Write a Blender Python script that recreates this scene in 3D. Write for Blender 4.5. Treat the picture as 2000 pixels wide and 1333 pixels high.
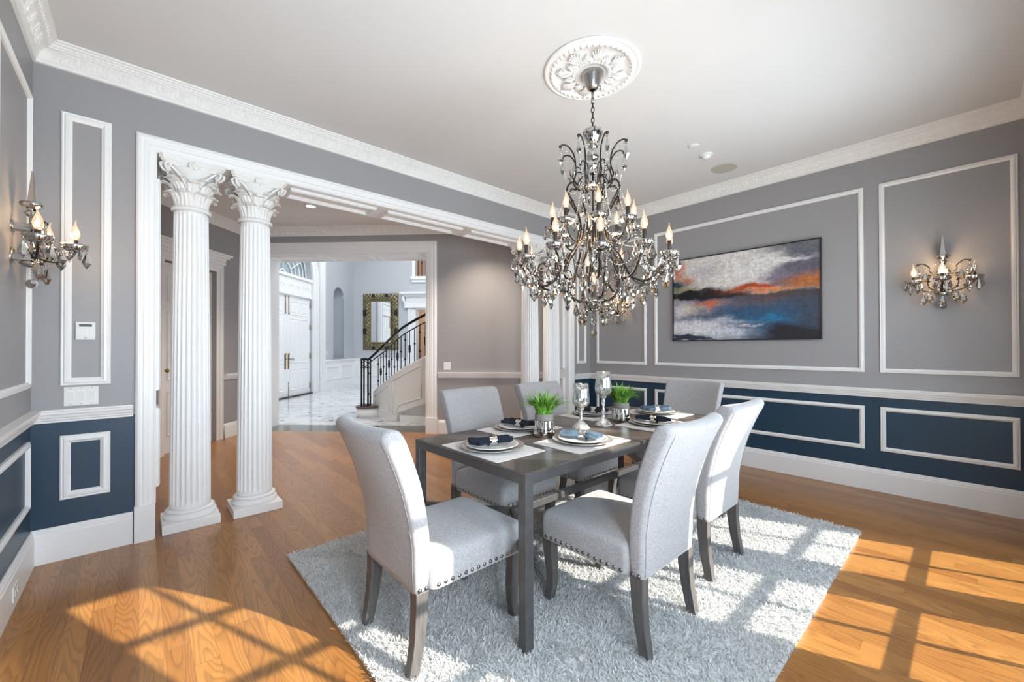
import bpy, math, random
import numpy as np
from mathutils import Vector, Matrix

PI = math.pi
rnd = random.Random(7)
S = bpy.context.scene
for o in list(bpy.data.objects):
    bpy.data.objects.remove(o)
COL = S.collection

# ------------------------------------------------------------------ camera, world, sun, large lights, exposure
S.view_settings.view_transform = 'Standard'
S.view_settings.look = 'None'
S.view_settings.gamma = 1.0
S.view_settings.use_curve_mapping = False
S.view_settings.exposure = 0.27
S.cycles.max_bounces = 8
S.cycles.diffuse_bounces = 7
S.cycles.glossy_bounces = 4
S.cycles.transmission_bounces = 6
S.cycles.transparent_max_bounces = 12
S.cycles.sample_clamp_indirect = 6
S.cycles.caustics_reflective = False
S.cycles.caustics_refractive = False
S.cycles.use_denoising = True

YAW, PITCH, ROLL, H = .7343031, .0065852, -.0017414, 1.27
fwd = Vector((math.sin(YAW) * math.cos(PITCH), math.cos(YAW) * math.cos(PITCH), math.sin(PITCH)))
rt = Vector((math.cos(YAW), -math.sin(YAW), 0))
up = rt.cross(fwd)
rt, up = rt * math.cos(ROLL) + up * math.sin(ROLL), -rt * math.sin(ROLL) + up * math.cos(ROLL)
cd = bpy.data.cameras.new('camera')
cam = bpy.data.objects.new('camera', cd)
COL.objects.link(cam)
cam.matrix_world = Matrix(((rt.x, up.x, -fwd.x, 0), (rt.y, up.y, -fwd.y, 0), (rt.z, up.z, -fwd.z, H), (0, 0, 0, 1)))
cd.sensor_width = 36
cd.lens = 805.685 / 2000 * 36
cd.shift_y = 7.6 / 2000
cd.clip_start = .02
S.camera = cam

w = bpy.data.worlds.new('sky')
S.world = w
w.use_nodes = True
bg = w.node_tree.nodes['Background']
bg.inputs[0].default_value = (.62, .78, 1, 1)
bg.inputs[1].default_value = 1.5


def light(name, kind, loc, energy, color=(1, 1, 1), direction=None, **kw):
    d = bpy.data.lights.new(name, kind)
    d.energy = energy
    d.color = color
    for k, v in kw.items():
        setattr(d, k, v)
    o = bpy.data.objects.new(name, d)
    COL.objects.link(o)
    o.location = loc
    if direction is not None:
        o.rotation_euler = Vector(direction).to_track_quat('-Z', 'Y').to_euler()
    return o


light('sun', 'SUN', (5, -8, 6), 13.2, (1, .93, .82), (-.40, 1, -1 / 1.68), angle=math.radians(.55))
# daylight standing in each tall window of the wall behind the camera
WIN = [(.17, .76), (1.07, 1.66), (2.41, 3.0), (3.32, 3.90)]
for a, b in WIN:
    light('daylight', 'AREA', ((a + b) / 2, -.62, 1.45), 45 if a > 1 else 110, (.76, .88, 1), (0, 1, 0.12),
          shape='RECTANGLE', size=.75, size_y=1.25)
    # added fill lamp at each window, aimed up to brighten the ceiling
    light('ceiling_fill', 'AREA', ((a + b) / 2, -.62, .75), 9, (.90, .94, 1), (0, 1, 1.1),
          shape='RECTANGLE', size=.75, size_y=1.4, spread=math.radians(110))
Q = math.sqrt(.5)


def fw(x, y, z=0.0):
    """foyer frame (x right, y away, both at 45 degrees to the dining room) -> world"""
    return Vector(((x + y) * Q, (y - x) * Q, z))


FM = Matrix(((Q, Q, 0, 0), (-Q, Q, 0, 0), (0, 0, 1, 0), (0, 0, 0, 1)))
light('foyer_fill', 'AREA', fw(-3.0, 10.2, 5.7), 250, (.92, .96, 1), (0, 0, -1), shape='RECTANGLE', size=4.5, size_y=5.0)  # lamp added under the closed ceiling to brighten the foyer


# ------------------------------------------------------------------ node helpers
def mat(name):
    m = bpy.data.materials.new(name)
    m.use_nodes = True
    nt = m.node_tree
    b = nt.nodes['Principled BSDF']
    return m, nt, b


def N(nt, t, **kw):
    n = nt.nodes.new(t)
    for k, v in kw.items():
        if k.startswith('i_'):
            n.inputs[k[2:].replace('_', ' ')].default_value = v
        else:
            setattr(n, k, v)
    return n


def L(nt, a, b):
    nt.links.new(a, b)


def ramp(nt, fac, stops, interp='LINEAR'):
    r = nt.nodes.new('ShaderNodeValToRGB')
    r.color_ramp.interpolation = interp
    e = r.color_ramp.elements
    while len(e) < len(stops):
        e.new(.5)
    for el, (p, c) in zip(e, stops):
        el.position = p
        el.color = (*c, 1) if len(c) == 3 else c
    if fac is not None:
        L(nt, fac, r.inputs[0])
    return r


def math_(nt, op, a, b=None):
    n = nt.nodes.new('ShaderNodeMath')
    n.operation = op
    for i, v in enumerate((a, b)):
        if v is None:
            continue
        if isinstance(v, (int, float)):
            n.inputs[i].default_value = v
        else:
            L(nt, v, n.inputs[i])
    return n.outputs[0]


def bump(nt, b, h, strength=.2, dist=.01):
    n = N(nt, 'ShaderNodeBump')
    n.inputs['Strength'].default_value = strength
    n.inputs['Distance'].default_value = dist
    L(nt, h, n.inputs['Height'])
    L(nt, n.outputs[0], b.inputs['Normal'])


def simple(name, col, rough=.5, metal=0, noise=.04, scale=30, bmp=.0, emis=None, estr=0, spec=.5, coat=0):
    """a plain surface with a faint noise in its colour and roughness"""
    m, nt, b = mat(name)
    tc = N(nt, 'ShaderNodeTexCoord')
    nz = N(nt, 'ShaderNodeTexNoise')
    nz.inputs['Scale'].default_value = scale
    nz.inputs['Detail'].default_value = 4
    L(nt, tc.outputs['Object'], nz.inputs['Vector'])
    lo = tuple(max(0, c * (1 - noise)) for c in col)
    hi = tuple(min(1, c * (1 + noise)) for c in col)
    r = ramp(nt, nz.outputs[0], [(.3, lo), (.7, hi)])
    L(nt, r.outputs[0], b.inputs['Base Color'])
    b.inputs['Roughness'].default_value = rough
    b.inputs['Metallic'].default_value = metal
    b.inputs['Specular IOR Level'].default_value = spec
    b.inputs['Coat Weight'].default_value = coat
    if bmp:
        bump(nt, b, nz.outputs[0], bmp, .002)
    if emis:
        b.inputs['Emission Color'].default_value = (*emis, 1)
        b.inputs['Emission Strength'].default_value = estr
    return m


def fabric_mat(name, col, scale=1.0, amt=.1, rough=.9, sheen=.3):
    m, nt, b = mat(name)
    tc = N(nt, 'ShaderNodeTexCoord')
    outs = []
    for sc in ((1500, 200, 200), (200, 200, 1500), (200, 1500, 200)):
        mp = N(nt, 'ShaderNodeMapping')
        mp.inputs['Scale'].default_value = tuple(s * scale for s in sc)
        L(nt, tc.outputs['Object'], mp.inputs[0])
        nz = N(nt, 'ShaderNodeTexNoise')
        nz.inputs['Scale'].default_value = .45
        nz.inputs['Detail'].default_value = 3
        L(nt, mp.outputs[0], nz.inputs['Vector'])
        outs.append(nz.outputs[0])
    s = math_(nt, 'ADD', math_(nt, 'ADD', outs[0], outs[1]), outs[2])
    s = math_(nt, 'MULTIPLY', s, .3333)
    r = ramp(nt, s, [(.38, tuple(c * (1 - 2.2 * amt) for c in col)), (.62, tuple(min(1, c * (1 + 1.6 * amt)) for c in col))])
    L(nt, r.outputs[0], b.inputs['Base Color'])
    b.inputs['Roughness'].default_value = rough
    b.inputs['Sheen Weight'].default_value = sheen
    b.inputs['Specular IOR Level'].default_value = .2
    bump(nt, b, s, .35, .002)
    return m


M = {}
M['white'] = simple('white_trim_paint', (.87, .87, .87), .35, noise=.01, scale=6)
M['plaster'] = simple('plaster_white', (.84, .83, .81), .55, noise=.02, scale=10, bmp=.1)
M['ceiling'] = simple('ceiling_paint', (.69, .68, .67), .85, noise=.01, scale=3)
M['vceiling'] = simple('grey_ceiling_paint', (.80, .79, .78), .85, noise=.01, scale=3)
M['foyer_wall'] = simple('foyer_pale_blue_paint', (.53, .55, .575), .7, noise=.01, scale=3)
M['peach'] = simple('beige_wall_paint', (.62, .5, .42), .8)
M['niche'] = simple('niche_dark_grey', (.34, .37, .40), .75)  # darker grey than the foyer walls


def wall_paint(name, col):
    m, nt, b = mat(name)
    tc = N(nt, 'ShaderNodeTexCoord')
    mp = N(nt, 'ShaderNodeMapping')
    mp.inputs['Scale'].default_value = (60, 60, 500)
    L(nt, tc.outputs['Object'], mp.inputs[0])
    nz = N(nt, 'ShaderNodeTexNoise')
    nz.inputs['Scale'].default_value = 1
    L(nt, mp.outputs[0], nz.inputs['Vector'])
    r = ramp(nt, nz.outputs[0], [(.3, tuple(c * .97 for c in col)), (.7, tuple(c * 1.03 for c in col))])
    L(nt, r.outputs[0], b.inputs['Base Color'])
    b.inputs['Roughness'].default_value = .45
    bump(nt, b, nz.outputs[0], .08, .001)
    return m


M['grey'] = wall_paint('warm_grey_wall_paint', (.328, .321, .328))
M['grey2'] = wall_paint('vestibule_grey_wall_paint', (.34, .325, .33))
M['blue'] = wall_paint('navy_wall_paint', (.017, .048, .086))
M['blue'].node_tree.nodes['Principled BSDF'].inputs['Roughness'].default_value = .38


def wood_floor():
    m, nt, b = mat('oak_plank_floor')
    tc = N(nt, 'ShaderNodeTexCoord')
    sp = N(nt, 'ShaderNodeSeparateXYZ')
    L(nt, tc.outputs['Object'], sp.inputs[0])
    x, y = sp.outputs[0], sp.outputs[1]
    W = .083
    xs = math_(nt, 'DIVIDE', x, W)
    px = math_(nt, 'FLOOR', xs)
    fx = math_(nt, 'FRACT', xs)
    w1 = N(nt, 'ShaderNodeTexWhiteNoise', noise_dimensions='1D')
    L(nt, px, w1.inputs['W'])
    ys = math_(nt, 'ADD', math_(nt, 'DIVIDE', y, 1.15), math_(nt, 'MULTIPLY', w1.outputs[0], 7))
    py = math_(nt, 'FLOOR', ys)
    fy = math_(nt, 'FRACT', ys)
    cm = N(nt, 'ShaderNodeCombineXYZ')
    L(nt, px, cm.inputs[0]); L(nt, py, cm.inputs[1])
    w2 = N(nt, 'ShaderNodeTexWhiteNoise', noise_dimensions='3D')
    L(nt, cm.outputs[0], w2.inputs['Vector'])
    base = ramp(nt, w2.outputs[0], [(0, (.28, .112, .026)), (.35, (.36, .158, .038)), (.7, (.42, .192, .050)), (1, (.32, .132, .031))])
    # cathedral grain: distorted long bands, shifted board by board
    sh = math_(nt, 'MULTIPLY', w2.outputs[0], 37)
    gc = N(nt, 'ShaderNodeCombineXYZ')
    L(nt, math_(nt, 'MULTIPLY', x, 8), gc.inputs[0])
    L(nt, math_(nt, 'MULTIPLY', y, .85), gc.inputs[1])
    L(nt, sh, gc.inputs[2])
    n1 = N(nt, 'ShaderNodeTexNoise')
    n1.inputs['Scale'].default_value = 1.0
    n1.inputs['Detail'].default_value = 1.5
    L(nt, gc.outputs[0], n1.inputs['Vector'])
    ringv = math_(nt, 'FRACT', math_(nt, 'MULTIPLY', n1.outputs[0], 24))
    rings = ramp(nt, ringv, [(0, (.60,) * 3), (.15, (.74,) * 3), (.45, (1,) * 3), (.85, (1,) * 3), (1, (.60,) * 3)])
    fc = N(nt, 'ShaderNodeCombineXYZ')
    L(nt, math_(nt, 'MULTIPLY', x, 330), fc.inputs[0])
    L(nt, math_(nt, 'MULTIPLY', y, 9), fc.inputs[1])
    L(nt, sh, fc.inputs[2])
    n2 = N(nt, 'ShaderNodeTexNoise')
    n2.inputs['Scale'].default_value = 1.0
    n2.inputs['Detail'].default_value = 2
    L(nt, fc.outputs[0], n2.inputs['Vector'])
    fine = ramp(nt, n2.outputs[0], [(.35, (.78,) * 3), (.6, (1.0,) * 3)])
    mul = N(nt, 'ShaderNodeMix', data_type='RGBA', blend_type='MULTIPLY')
    mul.inputs[0].default_value = .75
    L(nt, base.outputs[0], mul.inputs[6]); L(nt, rings.outputs[0], mul.inputs[7])
    mul2 = N(nt, 'ShaderNodeMix', data_type='RGBA', blend_type='MULTIPLY')
    mul2.inputs[0].default_value = .6
    L(nt, mul.outputs[2], mul2.inputs[6]); L(nt, fine.outputs[0], mul2.inputs[7])
    g1 = math_(nt, 'LESS_THAN', fx, .018)
    g2 = math_(nt, 'LESS_THAN', fy, .0018)
    g = math_(nt, 'MAXIMUM', g1, g2)
    mx = N(nt, 'ShaderNodeMix', data_type='RGBA')
    L(nt, math_(nt, 'MULTIPLY', g, .5), mx.inputs[0]); L(nt, mul2.outputs[2], mx.inputs[6])
    mx.inputs[7].default_value = (.05, .022, .01, 1)
    L(nt, mx.outputs[2], b.inputs['Base Color'])
    b.inputs['Roughness'].default_value = .30
    b.inputs['Coat Weight'].default_value = .14
    b.inputs['Coat Roughness'].default_value = .16
    bump(nt, b, math_(nt, 'SUBTRACT', n2.outputs[0], g), .12, .002)
    return m


def marble_floor():
    m, nt, b = mat('white_marble_tile')
    tc = N(nt, 'ShaderNodeTexCoord')
    sp = N(nt, 'ShaderNodeSeparateXYZ')
    L(nt, tc.outputs['Object'], sp.inputs[0])
    T = .62
    r1 = math_(nt, 'MULTIPLY', math_(nt, 'ADD', sp.outputs[0], sp.outputs[1]), 1 / T * Q)
    r2 = math_(nt, 'MULTIPLY', math_(nt, 'SUBTRACT', sp.outputs[0], sp.outputs[1]), 1 / T * Q)
    d = []
    for r in (r1, r2):
        f = math_(nt, 'ABSOLUTE', math_(nt, 'SUBTRACT', math_(nt, 'FRACT', r), .5))
        d.append(math_(nt, 'SUBTRACT', .5, f))
    inset = math_(nt, 'LESS_THAN', math_(nt, 'ADD', d[0], d[1]), .085)
    grout = math_(nt, 'LESS_THAN', math_(nt, 'MINIMUM', d[0], d[1]), .004)
    nz = N(nt, 'ShaderNodeTexNoise')
    nz.inputs['Scale'].default_value = 1.6
    nz.inputs['Detail'].default_value = 9
    nz.inputs['Distortion'].default_value = 1.3
    L(nt, tc.outputs['Object'], nz.inputs['Vector'])
    v = ramp(nt, nz.outputs[0], [(.40, (.74, .75, .76)), (.49, (.52, .54, .56)), (.53, (.76, .77, .78)), (.7, (.70, .72, .74))])
    mx = N(nt, 'ShaderNodeMix', data_type='RGBA')
    L(nt, math_(nt, 'MULTIPLY', grout, .5), mx.inputs[0]); L(nt, v.outputs[0], mx.inputs[6])
    mx.inputs[7].default_value = (.35, .36, .37, 1)
    m2 = N(nt, 'ShaderNodeMix', data_type='RGBA')
    L(nt, inset, m2.inputs[0]); L(nt, mx.outputs[2], m2.inputs[6])
    m2.inputs[7].default_value = (.07, .08, .075, 1)
    L(nt, m2.outputs[2], b.inputs['Base Color'])
    b.inputs['Roughness'].default_value = .07
    return m


def table_wood():
    """herringbone strips of dark stained oak"""
    m, nt, b = mat('herringbone_table_wood')
    tc = N(nt, 'ShaderNodeTexCoord')
    sp = N(nt, 'ShaderNodeSeparateXYZ')
    L(nt, tc.outputs['Object'], sp.inputs[0])
    x, y = sp.outputs[0], sp.outputs[1]
    P = .30
    cx = math_(nt, 'DIVIDE', x, P)
    col = math_(nt, 'FLOOR', cx)
    tri = math_(nt, 'ABSOLUTE', math_(nt, 'SUBTRACT', math_(nt, 'FRACT', math_(nt, 'MULTIPLY', cx, .5)), .5))
    k = math_(nt, 'ADD', math_(nt, 'DIVIDE', y, .085), math_(nt, 'MULTIPLY', tri, 2 * P / .085))
    row = math_(nt, 'FLOOR', k)
    fr = math_(nt, 'FRACT', k)
    cm = N(nt, 'ShaderNodeCombineXYZ')
    L(nt, col, cm.inputs[0]); L(nt, row, cm.inputs[1])
    wn = N(nt, 'ShaderNodeTexWhiteNoise', noise_dimensions='3D')
    L(nt, cm.outputs[0], wn.inputs['Vector'])
    base = ramp(nt, wn.outputs[0], [(0, (.042, .031, .025)), (.5, (.080, .062, .052)), (1, (.14, .115, .10))])
    gc = N(nt, 'ShaderNodeCombineXYZ')
    L(nt, math_(nt, 'MULTIPLY', k, 12), gc.inputs[0])
    L(nt, math_(nt, 'MULTIPLY', x, 4), gc.inputs[1])
    L(nt, math_(nt, 'MULTIPLY', wn.outputs[0], 20), gc.inputs[2])
    nz = N(nt, 'ShaderNodeTexNoise')
    nz.inputs['Scale'].default_value = 1
    nz.inputs['Detail'].default_value = 5
    L(nt, gc.outputs[0], nz.inputs['Vector'])
    gr = ramp(nt, nz.outputs[0], [(.38, (.5,) * 3), (.60, (1.2,) * 3)])
    mul = N(nt, 'ShaderNodeMix', data_type='RGBA', blend_type='MULTIPLY')
    mul.inputs[0].default_value = 1
    L(nt, base.outputs[0], mul.inputs[6]); L(nt, gr.outputs[0], mul.inputs[7])
    g = math_(nt, 'MAXIMUM', math_(nt, 'LESS_THAN', fr, .02), math_(nt, 'LESS_THAN', math_(nt, 'FRACT', cx), .006))
    mx = N(nt, 'ShaderNodeMix', data_type='RGBA')
    L(nt, g, mx.inputs[0]); L(nt, mul.outputs[2], mx.inputs[6])
    mx.inputs[7].default_value = (.02, .017, .015, 1)
    L(nt, mx.outputs[2], b.inputs['Base Color'])
    b.inputs['Roughness'].default_value = .34
    bump(nt, b, nz.outputs[0], .15, .002)
    return m


def brushed(name, col, rough=.3, metal=1.0, sc=(4, 4, 90)):
    m, nt, b = mat(name)
    tc = N(nt, 'ShaderNodeTexCoord')
    mp = N(nt, 'ShaderNodeMapping')
    mp.inputs['Scale'].default_value = sc
    L(nt, tc.outputs['Object'], mp.inputs[0])
    nz = N(nt, 'ShaderNodeTexNoise')
    nz.inputs['Scale'].default_value = 3
    L(nt, mp.outputs[0], nz.inputs['Vector'])
    r = ramp(nt, nz.outputs[0], [(.3, tuple(c * .75 for c in col)), (.7, tuple(min(1, c * 1.25) for c in col))])
    L(nt, r.outputs[0], b.inputs['Base Color'])
    b.inputs['Roughness'].default_value = rough
    b.inputs['Metallic'].default_value = metal
    return m


def mercury(name, dark=.25, clear=.0, metal=1, rough=.09, hi=.9):
    m, nt, b = mat(name)
    tc = N(nt, 'ShaderNodeTexCoord')
    nz = N(nt, 'ShaderNodeTexNoise')
    nz.inputs['Scale'].default_value = 55
    nz.inputs['Detail'].default_value = 6
    mp = N(nt, 'ShaderNodeMapping')
    mp.inputs['Scale'].default_value = (1, 1, .45)
    L(nt, tc.outputs['Object'], mp.inputs[0])
    L(nt, mp.outputs[0], nz.inputs['Vector'])
    r = ramp(nt, nz.outputs[0], [(.36, (dark,) * 3), (.46, (hi * .95, hi * .94, hi * .92)), (1, (hi * 1.03, hi * 1.02, hi))])
    L(nt, r.outputs[0], b.inputs['Base Color'])
    b.inputs['Metallic'].default_value = metal
    b.inputs['Roughness'].default_value = rough
    bump(nt, b, nz.outputs[0], .15, .002)
    if clear:
        tr = N(nt, 'ShaderNodeBsdfTransparent')
        tr.inputs[0].default_value = (.93, .95, .94, 1)
        mx = N(nt, 'ShaderNodeMixShader')
        f = ramp(nt, nz.outputs[0], [(.42, (.85,) * 3), (.66, (.25,) * 3)])
        L(nt, math_(nt, 'MULTIPLY', f.outputs[0], clear), mx.inputs[0])
        L(nt, b.outputs[0], mx.inputs[1]); L(nt, tr.outputs[0], mx.inputs[2])
        L(nt, mx.outputs[0], nt.nodes['Material Output'].inputs[0])
    return m


def thin_glass(name, tint, gloss=.12, rough=.02, gcol=(1, 1, 1)):
    m, nt, b = mat(name)
    nt.nodes.remove(b)
    tr = N(nt, 'ShaderNodeBsdfTransparent')
    tr.inputs[0].default_value = (*tint, 1)
    gl = N(nt, 'ShaderNodeBsdfGlossy')
    gl.inputs['Roughness'].default_value = rough
    gl.inputs['Color'].default_value = (*gcol, 1)
    mx = N(nt, 'ShaderNodeMixShader')
    mx.inputs[0].default_value = gloss
    L(nt, tr.outputs[0], mx.inputs[1]); L(nt, gl.outputs[0], mx.inputs[2])
    L(nt, mx.outputs[0], nt.nodes['Material Output'].inputs[0])
    return m


def emit_glass(name, col, strength, tr_w=.5):
    m, nt, b = mat(name)
    nt.nodes.remove(b)
    tr = N(nt, 'ShaderNodeBsdfTransparent')
    em = N(nt, 'ShaderNodeEmission')
    em.inputs[0].default_value = (*col, 1)
    em.inputs[1].default_value = strength
    gl = N(nt, 'ShaderNodeBsdfGlossy')
    gl.inputs['Roughness'].default_value = .05
    m1 = N(nt, 'ShaderNodeMixShader'); m1.inputs[0].default_value = tr_w
    m2 = N(nt, 'ShaderNodeMixShader'); m2.inputs[0].default_value = .12
    L(nt, em.outputs[0], m1.inputs[1]); L(nt, tr.outputs[0], m1.inputs[2])
    L(nt, m1.outputs[0], m2.inputs[1]); L(nt, gl.outputs[0], m2.inputs[2])
    L(nt, m2.outputs[0], nt.nodes['Material Output'].inputs[0])
    return m


M['floor'] = wood_floor()
M['marble'] = marble_floor()
M['tabletop'] = table_wood()
M['linen'] = fabric_mat('grey_linen_weave', (.345, .335, .34), 1.0, .12)
M['seam'] = simple('seam_thread', (.22, .21, .215), .9)
M['placemat'] = fabric_mat('pale_woven_placemat', (.60, .57, .54), .8, .1)
M['napkin'] = fabric_mat('navy_napkin_cotton', (.010, .016, .028), 1.5, .25, sheen=.03)
M['napkin_sunlit'] = fabric_mat('navy_napkin_cotton_sunlit', (.075, .115, .16), 1.5, .2, sheen=.05)  # same navy cotton with the sunlight put into a lighter colour
M['gunmetal'] = simple('gunmetal_table_frame', (.10, .098, .10), .36, .55, .12, 25)
M['legwood'] = brushed('grey_stained_leg_wood', (.085, .077, .073), .42, 0, (30, 30, 3))
M['nail'] = simple('pewter_nail', (.22, .21, .20), .3, 1)
M['steel'] = brushed('brushed_nickel', (.45, .43, .41), .28, 1, (90, 90, 4))
M['darkmetal'] = simple('aged_dark_steel', (.055, .05, .047), .30, .85, .2, 60)
M['iron'] = simple('black_wrought_iron', (.012, .012, .013), .4, .4)
M['smoke'] = mercury('smoked_mirror_glass', .10, hi=.62)
M['silver'] = mercury('mercury_silver_glass', .22)
M['goblet'] = mercury('mercury_clear_glass', .40, .85, .8, .16)
M['gobmetal'] = mercury('antique_silver_goblet_metal', .30, 0, .8, .24)
M['crystal'] = thin_glass('smoked_crystal', (.40, .39, .38), .55, .03, (.95, .95, .93))
M['glass'] = thin_glass('window_glass', (.97, .98, .98), .06)
M['fanglass'] = simple('frosted_fanlight_glass', (.33, .40, .42), .35, 0, .1, 40)
M['mirror'] = simple('mirror_silvering', (.88, .9, .9), .02, 1, 0)
M['sleeve'] = simple('black_candle_sleeve', (.035, .027, .02), .5)
M['bulbglass'] = emit_glass('warm_bulb_glass', (1, .66, .42), 1.15, .45)
M['bulbcore'] = simple('bulb_filament', (1, .8, .5), .5, 0, 0, 5, 0, (1, .66, .33), 22)
M['offbulb'] = thin_glass('unlit_bulb_glass', (.9, .9, .9), .25)
M['porcelain'] = simple('white_porcelain', (.80, .80, .79), .12, 0, .01, 8, spec=.6)
M['charger'] = brushed('beaded_silver_grey_charger', (.42, .38, .34), .25, .35, (40, 40, 40))
M['ring'] = simple('hammered_silver', (.72, .69, .65), .22, 1, .15, 120, .5)
M['concrete'] = simple('grey_concrete_band', (.21, .195, .17), .8, 0, .12, 90, .3)
M['grass'] = simple('grass_blade', (.13, .31, .035), .42, 0, .85, 24)
M['soil'] = simple('dark_moss', (.02, .03, .01), .9)
M['gold'] = simple('antique_gold_carving', (.22, .19, .11), .34, .75, .9, 40, .9)
M['brass'] = simple('aged_brass', (.34, .25, .11), .3, 1)
M['black'] = simple('black_lacquer', (.012, .011, .012), .3)
M['plastic'] = simple('white_plastic', (.78, .78, .76), .3, 0, .01)
M['lcd'] = simple('keypad_screen', (.09, .12, .12), .2)
M['greyline'] = simple('grey_print', (.35, .35, .36), .5)
M['darkstone'] = simple('dark_threshold_stone', (.10, .10, .085), .12, 0, .3, 12)
M['brownstone'] = simple('brown_newel_step', (.13, .08, .06), .4)
M['speaker'] = simple('beige_speaker_grille', (.50, .47, .40), .7, 0, .05, 300)
M['canlight'] = simple('lit_lamp_lens', (1, 1, 1), .5, 0, 0, 5, 0, (1, .93, .82), 9)
M['lawn'] = simple('lawn', (.05, .12, .03), .9, 0, .3, 4)


def rug_mat():
    m, nt, b = mat('shag_rug_pile')
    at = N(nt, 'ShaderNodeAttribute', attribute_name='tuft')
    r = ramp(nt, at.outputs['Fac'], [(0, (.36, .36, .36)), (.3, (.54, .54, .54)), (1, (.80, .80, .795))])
    L(nt, r.outputs[0], b.inputs['Base Color'])
    b.inputs['Roughness'].default_value = .85
    b.inputs['Specular IOR Level'].default_value = .15
    tl = N(nt, 'ShaderNodeBsdfTranslucent')
    L(nt, r.outputs[0], tl.inputs[0])
    mx = N(nt, 'ShaderNodeMixShader'); mx.inputs[0].default_value = .45
    L(nt, b.outputs[0], mx.inputs[1]); L(nt, tl.outputs[0], mx.inputs[2])
    L(nt, mx.outputs[0], nt.nodes['Material Output'].inputs[0])
    return m


M['rug'] = rug_mat()
M['rugback'] = simple('rug_backing', (.54, .54, .535), .95, 0, .2, 200)


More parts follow.
